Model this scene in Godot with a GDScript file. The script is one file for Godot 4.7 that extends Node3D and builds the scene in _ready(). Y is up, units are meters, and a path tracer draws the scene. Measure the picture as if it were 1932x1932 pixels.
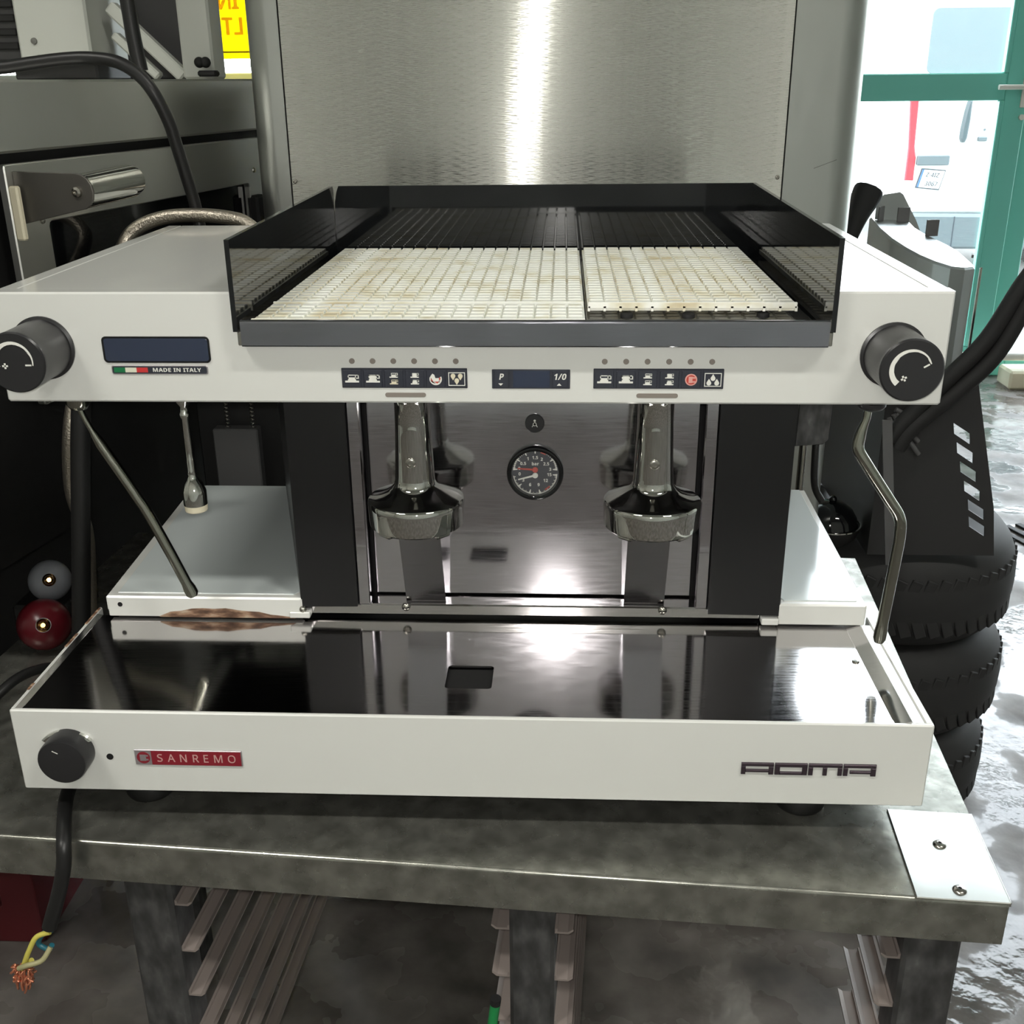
extends Node3D
# y is up, metres. The espresso machine is square to the axes; its upper front face lies in the plane z = 0.

const UP := 1.27          # height of the machine's reference line (lower edge of its upper front panel) above the floor
const TOP := 0.86         # work table top
var M := {}
var used := {}
var rng := RandomNumberGenerator.new()


# ------------------------------------------------------------------ mesh builder
class MB:
	var st := {}
	var t := Transform3D()
	func surf(m: Material) -> SurfaceTool:
		if not st.has(m):
			var s := SurfaceTool.new()
			s.begin(Mesh.PRIMITIVE_TRIANGLES)
			st[m] = s
		return st[m]
	func tri(m: Material, p: Array, n: Array, uv: Array) -> void:
		var s := surf(m)
		var a: Vector3 = p[0]
		var b: Vector3 = p[1]
		var c: Vector3 = p[2]
		var nn: Vector3 = n[0] + n[1] + n[2]
		var order := [0, 1, 2]
		if (b - a).cross(c - a).dot(nn) > 0.0:
			order = [0, 2, 1]
		for i in order:
			s.set_normal((t.basis * n[i]).normalized())
			s.set_uv(uv[i])
			s.add_vertex(t * p[i])
	func face(m: Material, p: Array, hint: Vector3) -> void:
		var n := Vector3.ZERO
		for i in p.size():
			var a: Vector3 = p[i]
			var b: Vector3 = p[(i + 1) % p.size()]
			n += a.cross(b)
		if n.length() < 1e-14:
			return
		n = n.normalized()
		if n.dot(hint) < 0.0:
			n = -n
		for i in range(1, p.size() - 1):
			var q := [p[0], p[i], p[i + 1]]
			tri(m, q, [n, n, n], [flat(p[0], n), flat(p[i], n), flat(p[i + 1], n)])
	func flat(v: Vector3, n: Vector3) -> Vector2:
		var a := n.abs()
		if a.z >= a.x and a.z >= a.y:
			return Vector2(v.x, v.y)
		if a.y >= a.x:
			return Vector2(v.x, v.z)
		return Vector2(v.z, v.y)
	# a box with chamfered edges: lo and hi corners
	func box(m: Material, lo: Vector3, hi: Vector3, b := 0.0, x := Transform3D()) -> void:
		var c := (lo + hi) / 2.0
		var h := ((hi - lo) / 2.0).abs()
		b = minf(b, minf(h.x, minf(h.y, h.z)) * 0.95)
		var ax := [Vector3.RIGHT, Vector3.UP, Vector3.BACK]
		for i in 3:
			var j := (i + 1) % 3
			var k := (i + 2) % 3
			for s in [-1.0, 1.0]:
				var f := []
				for e in [[-1, -1], [1, -1], [1, 1], [-1, 1]]:
					f.append(x * (c + ax[i] * s * h[i] + ax[j] * e[0] * (h[j] - b) + ax[k] * e[1] * (h[k] - b)))
				face(m, f, x.basis * (ax[i] * s))
		if b <= 0.0:
			return
		for i in 3:
			var j := (i + 1) % 3
			var k := (i + 2) % 3
			for sj in [-1.0, 1.0]:
				for sk in [-1.0, 1.0]:
					var f := []
					for e in [-1.0, 1.0]:
						f.append(x * (c + ax[i] * e * (h[i] - b) + ax[j] * sj * h[j] + ax[k] * sk * (h[k] - b)))
					for e in [1.0, -1.0]:
						f.append(x * (c + ax[i] * e * (h[i] - b) + ax[j] * sj * (h[j] - b) + ax[k] * sk * h[k]))
					face(m, f, x.basis * (ax[j] * sj + ax[k] * sk))
		for sx in [-1.0, 1.0]:
			for sy in [-1.0, 1.0]:
				for sz in [-1.0, 1.0]:
					var s := Vector3(sx, sy, sz)
					face(m, [x * (c + s * Vector3(h.x, h.y - b, h.z - b)), x * (c + s * Vector3(h.x - b, h.y, h.z - b)), x * (c + s * Vector3(h.x - b, h.y - b, h.z))], x.basis * s)
	# outline in the local xy plane, from z0 (back) to z1 (front), the front edge chamfered by b
	func prism(m: Material, poly: PackedVector2Array, z0: float, z1: float, x := Transform3D(), b := 0.0, side: Material = null) -> void:
		if Geometry2D.is_polygon_clockwise(poly):
			poly.reverse()
		var inner := poly.duplicate()
		var n := poly.size()
		if b > 0.0:
			for i in n:
				var d0 := (poly[i] - poly[(i + n - 1) % n]).normalized()
				var d1 := (poly[(i + 1) % n] - poly[i]).normalized()
				var n0 := Vector2(-d0.y, d0.x)
				var n1 := Vector2(-d1.y, d1.x)
				var q := (n0 + n1)
				inner[i] = poly[i] + q * b / maxf(0.3, 1.0 + n0.dot(n1))
		for cap in [[poly, z0, -1.0], [inner, z1, 1.0]]:
			var idx := Geometry2D.triangulate_polygon(cap[0])
			for i in range(0, idx.size(), 3):
				var f := []
				for k in 3:
					var v: Vector2 = cap[0][idx[i + k]]
					f.append(x * Vector3(v.x, v.y, cap[1]))
				face(m, f, x.basis * Vector3(0, 0, cap[2]))
		var sm := side if side else m
		for i in n:
			var a := poly[i]
			var c := poly[(i + 1) % n]
			var d := (c - a)
			if d.length() < 1e-7:
				continue
			var o := Vector3(d.y, -d.x, 0)
			face(sm, [x * Vector3(a.x, a.y, z0), x * Vector3(c.x, c.y, z0), x * Vector3(c.x, c.y, z1 - b), x * Vector3(a.x, a.y, z1 - b)], x.basis * o)
			if b > 0.0:
				var ia := inner[i]
				var ic := inner[(i + 1) % n]
				face(sm, [x * Vector3(a.x, a.y, z1 - b), x * Vector3(c.x, c.y, z1 - b), x * Vector3(ic.x, ic.y, z1), x * Vector3(ia.x, ia.y, z1)], x.basis * (o.normalized() + Vector3(0, 0, 1)))
	# profile of (radius, height) turned about the local y axis; corners sharper than 40 degrees stay sharp
	func lathe(m: Material, prof: Array, x := Transform3D(), seg := 40, from := 0.0, to := TAU) -> void:
		var n := prof.size()
		var nor := []
		for i in n - 1:
			var d: Vector2 = prof[i + 1] - prof[i]
			nor.append(Vector2(d.y, -d.x).normalized())
		for i in n - 1:
			var na: Vector2 = nor[i]
			var nb: Vector2 = nor[i]
			if i > 0 and nor[i - 1].dot(nor[i]) > 0.76:
				na = (nor[i - 1] + nor[i]).normalized()
			if i < n - 2 and nor[i + 1].dot(nor[i]) > 0.76:
				nb = (nor[i + 1] + nor[i]).normalized()
			for k in seg:
				var a0 := from + (to - from) * k / seg
				var a1 := from + (to - from) * (k + 1) / seg
				var p := []
				var q := []
				for e in [[prof[i], na, a0], [prof[i], na, a1], [prof[i + 1], nb, a1], [prof[i + 1], nb, a0]]:
					var w := Vector3(sin(e[2]), 0, cos(e[2]))
					p.append(x * (w * e[0].x + Vector3.UP * e[0].y))
					q.append(x.basis * (w * e[1].x + Vector3.UP * e[1].y))
				var u := [Vector2(a0, i), Vector2(a1, i), Vector2(a1, i + 1), Vector2(a0, i + 1)]
				if prof[i].x > 1e-7:
					tri(m, [p[0], p[1], p[2]], [q[0], q[1], q[2]], [u[0], u[1], u[2]])
				if prof[i + 1].x > 1e-7:
					tri(m, [p[0], p[2], p[3]], [q[0], q[2], q[3]], [u[0], u[2], u[3]])
	# a round bar along points; r is one radius or one for each point
	func tube(m: Material, pts: Array, r, seg := 14, caps := true, squash := 1.0) -> void:
		var n := pts.size()
		var frames := []
		var up := Vector3.UP
		for i in n:
			var d: Vector3 = (pts[mini(i + 1, n - 1)] - pts[maxi(i - 1, 0)]).normalized()
			if i == 0 and absf(d.dot(up)) > 0.9:
				up = Vector3.RIGHT
			var s := d.cross(up).normalized()
			up = s.cross(d).normalized()
			frames.append([s, up, d])
		var len := 0.0
		for i in n - 1:
			var l2: float = len + (pts[i + 1] - pts[i]).length()
			for k in seg:
				var p := []
				var q := []
				for e in [[i, k], [i, k + 1], [i + 1, k + 1], [i + 1, k]]:
					var a: float = TAU * e[1] / seg
					var rr: float = r[e[0]] if r is Array else r
					var w: Vector3 = frames[e[0]][0] * cos(a) + frames[e[0]][1] * sin(a) * squash
					p.append(pts[e[0]] + w * rr)
					q.append((frames[e[0]][0] * cos(a) + frames[e[0]][1] * sin(a) / squash).normalized())
				var u := [Vector2(float(k) / seg, len), Vector2(float(k + 1) / seg, len), Vector2(float(k + 1) / seg, l2), Vector2(float(k) / seg, l2)]
				tri(m, [p[0], p[1], p[2]], [q[0], q[1], q[2]], [u[0], u[1], u[2]])
				tri(m, [p[0], p[2], p[3]], [q[0], q[2], q[3]], [u[0], u[2], u[3]])
			len = l2
		if caps:
			for e in [0, n - 1]:
				var f := []
				for k in seg:
					var a: float = TAU * k / seg
					f.append(pts[e] + (frames[e][0] * cos(a) + frames[e][1] * sin(a) * squash) * (r[e] if r is Array else r))
				face(m, f, frames[e][2] * (-1.0 if e == 0 else 1.0))
	func ball(m: Material, c: Vector3, r: float, sy := 1.0) -> void:
		var prof := []
		for i in 13:
			var a := -PI / 2 + PI * i / 12.0
			prof.append(Vector2(cos(a) * r, sin(a) * r * sy))
		lathe(m, prof, Transform3D(Basis(), c), 24)
	func mesh() -> ArrayMesh:
		var out := ArrayMesh.new()
		for m in st:
			st[m].commit(out)
			out.surface_set_material(out.get_surface_count() - 1, m)
		return out


# ------------------------------------------------------------------ helpers
func smooth(pts: Array, n := 6) -> Array:
	var out := []
	for i in pts.size() - 1:
		var a: Vector3 = pts[maxi(i - 1, 0)]
		var b: Vector3 = pts[i]
		var c: Vector3 = pts[i + 1]
		var d: Vector3 = pts[mini(i + 2, pts.size() - 1)]
		for k in n:
			out.append(b.cubic_interpolate(c, a, d, float(k) / n))
	out.append(pts[-1])
	return out


func numbered(called: String) -> String:
	if not used.has(called):
		used[called] = 0
		return called
	used[called] += 1
	return "%s_%03d" % [called, used[called]]


func thing(called: String, label: String, category: String, at := Vector3.ZERO, turn := 0.0, group := "") -> Node3D:
	var o := Node3D.new()
	o.name = numbered(called)
	add_child(o)
	o.position = at
	o.rotation.y = turn
	tag(o, label, category, group)
	return o


func tag(o: Node, label: String, category: String, group := "") -> void:
	o.set_meta("label", label)
	o.set_meta("category", category)
	if group:
		o.set_meta("group", group)


func part(parent: Node, called: String, mb: MB, label := "") -> MeshInstance3D:
	var o := MeshInstance3D.new()
	o.mesh = mb.mesh()
	o.name = numbered(called) if parent == self else called
	parent.add_child(o, true)
	if label:
		o.set_meta("label", label)
	return o


func single(called: String, mb: MB, label: String, category: String, group := "") -> MeshInstance3D:
	var o := part(self, called, mb)
	tag(o, label, category, group)
	return o


func struct(called: String, mb: MB, label: String, parent: Node = self) -> MeshInstance3D:
	var o := MeshInstance3D.new()
	o.mesh = mb.mesh()
	o.name = called
	parent.add_child(o, true)
	if parent == self:
		o.set_meta("kind", "structure")
		o.set_meta("label", label)
	return o


func new_mb(at := Vector3.ZERO) -> MB:
	var b := MB.new()
	b.t = Transform3D(Basis(), at)
	return b


func rrect(x0: float, y0: float, x1: float, y1: float, r: float, n := 5) -> PackedVector2Array:
	var p := PackedVector2Array()
	for c in [[x1 - r, y1 - r, 0.0], [x0 + r, y1 - r, PI / 2], [x0 + r, y0 + r, PI], [x1 - r, y0 + r, PI * 1.5]]:
		for i in n + 1:
			var a: float = c[2] + PI / 2 * i / n
			p.append(Vector2(c[0] + cos(a) * r, c[1] + sin(a) * r))
	return p


func rect(x0: float, y0: float, x1: float, y1: float) -> PackedVector2Array:
	return PackedVector2Array([Vector2(x0, y0), Vector2(x1, y0), Vector2(x1, y1), Vector2(x0, y1)])


func disc(x: float, y: float, r: float, n := 24) -> PackedVector2Array:
	var p := PackedVector2Array()
	for i in n:
		p.append(Vector2(x + cos(TAU * i / n) * r, y + sin(TAU * i / n) * r))
	return p


# a band along an arc, from angle a0 to a1 (degrees), its width running from w0 to w1
func arc(x: float, y: float, r: float, a0: float, a1: float, w0: float, w1: float, n := 24) -> PackedVector2Array:
	var p := PackedVector2Array()
	for i in n + 1:
		var a := deg_to_rad(lerpf(a0, a1, float(i) / n))
		p.append(Vector2(x + cos(a) * r, y + sin(a) * r))
	for i in n + 1:
		var a := deg_to_rad(lerpf(a1, a0, float(i) / n))
		var w := lerpf(w1, w0, float(i) / n)
		p.append(Vector2(x + cos(a) * (r - w), y + sin(a) * (r - w)))
	return p


# an outline with a hole, joined by a slit
func holed(outer: PackedVector2Array, hole: PackedVector2Array) -> PackedVector2Array:
	if Geometry2D.is_polygon_clockwise(outer):
		outer.reverse()
	if not Geometry2D.is_polygon_clockwise(hole):
		hole.reverse()
	var best := [0, 0, 1e9]
	for i in outer.size():
		for k in hole.size():
			var d := outer[i].distance_squared_to(hole[k])
			if d < best[2]:
				best = [i, k, d]
	var p := PackedVector2Array()
	for i in outer.size() + 1:
		p.append(outer[(best[0] + i) % outer.size()])
	for k in hole.size() + 1:
		p.append(hole[(best[1] + k) % hole.size()])
	return p


func moved(p: PackedVector2Array, at: Vector2, s := 1.0) -> PackedVector2Array:
	var q := PackedVector2Array()
	for v in p:
		q.append(v * s + at)
	return q


func lettering(parent: Node, called: String, text: String, cap: float, m: Material, x: Transform3D, bold := true, deep := 0.0004) -> MeshInstance3D:
	var f := SystemFont.new()
	f.font_names = PackedStringArray(["Droid Sans"])
	f.font_weight = 700 if bold else 400
	var t := TextMesh.new()
	t.font = f
	t.font_size = 48
	t.text = text
	t.pixel_size = cap / (0.714 * 48)
	t.depth = deep
	t.curve_step = 2.0
	var o := MeshInstance3D.new()
	o.mesh = t
	o.material_override = m
	o.transform = x
	o.name = called
	parent.add_child(o, true)
	return o


func noise(freq: float, seed_: int, ramp: Array, size := 512, oct := 4, normal := false, bump := 1.0, kind := FastNoiseLite.TYPE_SIMPLEX_SMOOTH) -> NoiseTexture2D:
	var n := FastNoiseLite.new()
	n.noise_type = kind
	n.seed = seed_
	n.frequency = freq
	n.fractal_octaves = oct
	var t := NoiseTexture2D.new()
	t.width = size
	t.height = size
	t.seamless = true
	t.noise = n
	if normal:
		t.as_normal_map = true
		t.bump_strength = bump
	elif ramp.size():
		var g := Gradient.new()
		g.offsets = PackedFloat32Array(ramp.map(func(e): return e[0]))
		g.colors = PackedColorArray(ramp.map(func(e): return e[1]))
		t.color_ramp = g
	return t


func grey(v: float) -> Color:
	return Color(v, v, v)


func mat(called: String, c: Color, rough: float, metal := 0.0, spec := 0.5) -> StandardMaterial3D:
	var m := StandardMaterial3D.new()
	m.resource_name = called
	m.albedo_color = c
	m.roughness = rough
	m.metallic = metal
	m.metallic_specular = spec
	M[called] = m
	return m


func tri_map(m: StandardMaterial3D, s: Vector3, world := true) -> StandardMaterial3D:
	m.uv1_triplanar = true
	m.uv1_world_triplanar = world
	m.uv1_scale = s
	return m


func materials() -> void:
	var m := mat("white_enamel", Color(0.845, 0.848, 0.830), 0.22)
	m.clearcoat_enabled = true
	m.clearcoat = 0.3
	m.clearcoat_roughness = 0.06
	mat("deck_enamel", Color(0.80, 0.83, 0.83), 0.10)
	var rust := mat("stained_enamel", Color.WHITE, 0.4)
	rust.albedo_texture = noise(0.02, 5, [[0.0, Color(0.28, 0.20, 0.16)], [0.4, Color(0.44, 0.33, 0.26)], [0.6, Color(0.60, 0.48, 0.39)], [1.0, Color(0.76, 0.70, 0.62)]], 256)
	tri_map(rust, Vector3(6, 20, 20))
	var brushed := noise(0.02, 3, [[0.0, grey(0.05)], [1.0, grey(0.15)]], 512, 3)
	m = mat("polished_steel", Color(0.80, 0.79, 0.79), 1.0, 1.0)
	m.roughness_texture = brushed
	m.roughness_texture_channel = BaseMaterial3D.TEXTURE_CHANNEL_RED
	tri_map(m, Vector3(1.2, 60, 60))
	m = mat("splash_steel", Color(0.74, 0.73, 0.75), 1.0, 1.0)
	m.roughness_texture = brushed
	m.roughness_texture_channel = BaseMaterial3D.TEXTURE_CHANNEL_RED
	tri_map(m, Vector3(2, 50, 50))
	m = mat("cabinet_steel", Color(0.84, 0.84, 0.81), 1.0, 1.0)
	m.anisotropy_enabled = true
	m.anisotropy = -1.0
	m.roughness_texture = noise(0.05, 22, [[0.0, grey(0.13)], [0.40, grey(0.13)], [0.44, grey(0.52)], [1.0, grey(0.58)]], 512, 2)
	m.roughness_texture_channel = BaseMaterial3D.TEXTURE_CHANNEL_RED
	m.uv1_scale = Vector3(1.6, 90, 1)
	m = mat("cabinet_side_steel", Color(0.70, 0.71, 0.69), 0.36, 1.0)
	m.normal_enabled = true
	m.normal_texture = noise(0.01, 21, [], 512, 3, true, 2.0)
	m.normal_scale = 0.25
	tri_map(m, Vector3(3, 1.5, 3))
	m = mat("oven_steel", Color(0.84, 0.84, 0.82), 1.0, 1.0)
	m.roughness_texture = noise(0.006, 9, [[0.0, grey(0.34)], [1.0, grey(0.42)]], 256, 2)
	m.roughness_texture_channel = BaseMaterial3D.TEXTURE_CHANNEL_RED
	tri_map(m, Vector3(1, 2, 1))
	m = mat("lip_steel", Color(0.60, 0.60, 0.63), 1.0, 1.0)
	m.roughness_texture = brushed
	m.roughness_texture_channel = BaseMaterial3D.TEXTURE_CHANNEL_RED
	tri_map(m, Vector3(2, 50, 50))
	mat("bracket_steel", Color(0.40, 0.39, 0.37), 0.5, 0.8)
	m = mat("table_steel", Color.WHITE, 1.0, 0.75)
	m.albedo_texture = noise(0.012, 31, [[0.0, Color(0.44, 0.44, 0.41)], [0.45, Color(0.53, 0.53, 0.50)], [0.6, Color(0.56, 0.56, 0.53)], [1.0, Color(0.64, 0.64, 0.60)]], 1024, 5)
	m.roughness_texture = noise(0.02, 32, [[0.0, grey(0.20)], [1.0, grey(0.34)]], 512, 5)
	m.roughness_texture_channel = BaseMaterial3D.TEXTURE_CHANNEL_RED
	m.normal_enabled = true
	m.normal_texture = noise(0.03, 33, [], 512, 4, true, 1.5)
	m.normal_scale = 0.15
	tri_map(m, Vector3(2.2, 2.2, 2.2))
	m = mat("plate_steel", Color(0.80, 0.80, 0.78), 0.28, 1.0)
	m.normal_enabled = true
	m.normal_texture = noise(0.008, 34, [], 256, 3, true, 2.0)
	m.normal_scale = 0.12
	tri_map(m, Vector3(3, 3, 3))
	m = mat("leg_steel", Color.WHITE, 0.55, 0.6)
	m.albedo_texture = noise(0.03, 41, [[0.0, grey(0.22)], [0.5, grey(0.33)], [0.8, grey(0.40)], [1.0, grey(0.50)]], 512, 5)
	tri_map(m, Vector3(2.5, 1.2, 2.5))
	mat("rail_plastic", Color(0.53, 0.49, 0.47), 0.55)
	mat("chrome", Color(0.80, 0.80, 0.78), 0.05, 1.0)
	mat("dull_chrome", Color(0.62, 0.62, 0.58), 0.14, 1.0)
	mat("screw_steel", Color(0.66, 0.65, 0.62), 0.25, 1.0)
	mat("black_gloss", Color(0.075, 0.08, 0.085), 0.04)
	mat("body_black", Color(0.085, 0.085, 0.09), 0.30)
	mat("knob_black", Color(0.15, 0.15, 0.155), 0.32)
	mat("dark_void", Color(0.05, 0.05, 0.05), 0.9)
	mat("rubber", Color(0.08, 0.08, 0.08), 0.7)
	mat("cord_black", Color(0.10, 0.10, 0.10), 0.42)
	mat("print_white", Color(0.88, 0.88, 0.85), 0.5)
	mat("print_red", Color(0.72, 0.25, 0.20), 0.5)
	mat("print_pink", Color(0.85, 0.62, 0.58), 0.5)
	mat("print_cream", Color(0.85, 0.82, 0.72), 0.5)
	mat("flag_green", Color(0.10, 0.45, 0.27), 0.35)
	mat("flag_white", Color(0.86, 0.86, 0.78), 0.35)
	mat("flag_red", Color(0.78, 0.22, 0.22), 0.35)
	mat("badge_red", Color(0.52, 0.13, 0.18), 0.3)
	mat("badge_silver", Color(0.72, 0.70, 0.71), 0.3, 0.7)
	mat("badge_letter", Color(0.86, 0.70, 0.68), 0.3, 0.3)
	mat("emblem_grey", Color(0.30, 0.26, 0.29), 0.25, 0.6)
	mat("keypad", Color(0.19, 0.20, 0.235), 0.3)
	mat("screen_blue", Color(0.19, 0.22, 0.29), 0.12)
	mat("led_grey", Color(0.52, 0.49, 0.46), 0.35)
	m = mat("mat_plastic", Color.WHITE, 0.4)
	m.albedo_texture = noise(0.010, 51, [[0.0, Color(0.80, 0.75, 0.62)], [0.25, Color(0.90, 0.89, 0.81)], [0.45, Color(0.95, 0.955, 0.92)], [1.0, Color(0.965, 0.97, 0.94)]], 512, 4)
	tri_map(m, Vector3(3, 3, 3))
	# surroundings
	m = mat("floor_concrete", Color.WHITE, 1.0)
	m.albedo_texture = noise(0.009, 61, [[0.0, Color(0.29, 0.28, 0.27)], [0.42, Color(0.41, 0.39, 0.375)], [0.6, Color(0.45, 0.43, 0.415)], [1.0, Color(0.53, 0.51, 0.49)]], 1024, 6)
	m.roughness_texture = noise(0.006, 62, [[0.0, grey(0.06)], [0.50, grey(0.10)], [0.56, grey(0.5)], [1.0, grey(0.75)]], 1024, 5)
	m.roughness_texture_channel = BaseMaterial3D.TEXTURE_CHANNEL_RED
	m.normal_enabled = true
	m.normal_texture = noise(0.02, 63, [], 1024, 5, true, 3.0)
	m.normal_scale = 0.22
	tri_map(m, Vector3(0.55, 0.55, 0.55))
	m = mat("wall_plaster", Color.WHITE, 0.85)
	m.albedo_texture = noise(0.008, 71, [[0.0, Color(0.60, 0.60, 0.57)], [1.0, Color(0.74, 0.74, 0.71)]], 512, 4)
	tri_map(m, Vector3(0.5, 0.5, 0.5))
	mat("ceiling_paint", Color(0.72, 0.72, 0.70), 0.9)
	mat("hazed_green_paint", Color(0.46, 0.80, 0.74), 0.35)  # green paint, its colour lightened to imitate lens glare
	m = mat("window_glass", Color(1, 1, 1, 0.04), 0.0)
	m.transparency = BaseMaterial3D.TRANSPARENCY_ALPHA
	m = mat("oven_glass", Color(0.05, 0.055, 0.06), 0.06)
	m = mat("clear_lens", Color(1, 1, 1, 0.05), 0.0)
	m.transparency = BaseMaterial3D.TRANSPARENCY_ALPHA
	mat("asphalt", Color(0.55, 0.55, 0.54), 0.8)
	mat("van_white", Color(0.90, 0.91, 0.91), 0.3)
	mat("van_trim", Color(0.36, 0.40, 0.42), 0.5)
	mat("van_glass", Color(0.46, 0.51, 0.53), 0.4, 0.0, 0.3)
	mat("tail_red", Color(0.80, 0.20, 0.25), 0.25)
	mat("plate_white", Color(0.9, 0.9, 0.9), 0.4)
	mat("plate_ink", Color(0.20, 0.23, 0.27), 0.5)
	mat("van_mirror", Color(0.26, 0.31, 0.33), 0.4)
	mat("plate_blue", Color(0.25, 0.42, 0.66), 0.5)
	m = mat("banner_yellow", Color(0.98, 0.92, 0.10), 0.6)
	m.backlight_enabled = true
	m.backlight = Color(1.0, 0.93, 0.10)
	m = mat("banner_ink", Color(0.97, 0.86, 0.08), 0.6)
	m.backlight_enabled = true
	m.backlight = Color(0.98, 0.87, 0.08)
	mat("pale_grey_paint", Color(0.76, 0.77, 0.74), 0.4)
	mat("mid_grey_paint", Color(0.42, 0.42, 0.40), 0.45)
	mat("dark_grey_paint", Color(0.20, 0.20, 0.20), 0.5)
	mat("casing_black", Color(0.17, 0.17, 0.17), 0.5)
	m = mat("tyre_rubber", Color(0.16, 0.16, 0.16), 0.7)
	mat("soot_black", Color(0.055, 0.055, 0.055), 0.6)
	mat("drum_steel", Color(0.82, 0.84, 0.84), 0.36, 1.0)
	mat("flap_grey", Color(0.58, 0.60, 0.59), 0.45)
	mat("flat_grey", Color(0.36, 0.36, 0.36), 0.5)
	m = mat("braid_steel", Color(0.66, 0.63, 0.58), 0.35, 0.9)
	m.normal_enabled = true
	m.normal_texture = noise(0.05, 81, [], 256, 2, true, 4.0, FastNoiseLite.TYPE_CELLULAR)
	m.normal_scale = 0.9
	m.uv1_scale = Vector3(1.5, 26, 1)
	mat("can_red", Color(0.34, 0.08, 0.11), 0.3)
	mat("can_white", Color(0.50, 0.51, 0.53), 0.35)
	mat("brass", Color(0.72, 0.56, 0.34), 0.2, 1.0)
	mat("copper", Color(0.86, 0.56, 0.44), 0.3, 0.8)
	mat("wire_yellow", Color(0.80, 0.76, 0.36), 0.4)
	mat("wire_blue", Color(0.16, 0.42, 0.48), 0.4)
	mat("wire_grey", Color(0.62, 0.60, 0.45), 0.4)
	mat("crate_red", Color(0.36, 0.11, 0.13), 0.5)
	mat("green_plastic", Color(0.12, 0.52, 0.28), 0.3)
	mat("lamp_diffuser", Color(0.9, 0.9, 0.88), 0.5)
	M.lamp_diffuser.emission_enabled = true
	M.lamp_diffuser.emission = Color(1.0, 0.98, 0.94)
	M.lamp_diffuser.emission_energy_multiplier = 3.0


func _ready() -> void:
	rng.seed = 7
	# ---------------------------------------------------------------- camera, sky, lights, exposure
	var cam := Camera3D.new()
	cam.name = "camera"
	cam.fov = 50.722
	cam.near = 0.02
	cam.far = 200.0
	cam.transform = Transform3D(Basis.from_euler(Vector3(-0.3804, 0.0484, -0.0095)), Vector3(0.0907, UP + 0.2823, 0.9791))
	add_child(cam)
	cam.current = true
	var sky_mat := ProceduralSkyMaterial.new()
	sky_mat.sky_top_color = Color(0.93, 0.97, 1.0)
	sky_mat.sky_horizon_color = Color(0.97, 0.99, 1.0)
	sky_mat.ground_horizon_color = Color(0.62, 0.62, 0.61)
	sky_mat.ground_bottom_color = Color(0.55, 0.55, 0.54)
	sky_mat.sun_angle_max = 0.0
	var env := Environment.new()
	env.background_mode = Environment.BG_SKY
	env.sky = Sky.new()
	env.sky.sky_material = sky_mat
	env.background_energy_multiplier = 11.0
	env.tonemap_mode = Environment.TONE_MAPPER_LINEAR
	env.tonemap_exposure = 1.22
	env.sdfgi_enabled = true
	env.ssao_enabled = true
	env.ssil_enabled = true
	var we := WorldEnvironment.new()
	we.name = "world_environment"
	we.environment = env
	add_child(we)
	# the phone's torch beside its lens, which lights the front of the machine
	var torch := SpotLight3D.new()
	torch.name = "phone_torch"
	torch.position = Vector3(0.082, UP + 0.300, 0.985)
	torch.rotation = Vector3(-0.46, 0.0484, 0.0)
	torch.light_color = Color(1.0, 0.99, 0.965)
	torch.light_energy = 0.38
	torch.light_size = 0.008
	torch.spot_range = 14.0
	torch.spot_angle = 50.0
	torch.spot_angle_attenuation = 0.35
	torch.spot_attenuation = 2.0
	torch.shadow_enabled = true
	add_child(torch)
	materials()
	room()
	ceiling_lamps()
	work_table()
	espresso_machine()
	cup_mats()
	rear_cabinet()
	left_side()
	right_side()
	outdoors()
	small_things()


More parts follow.
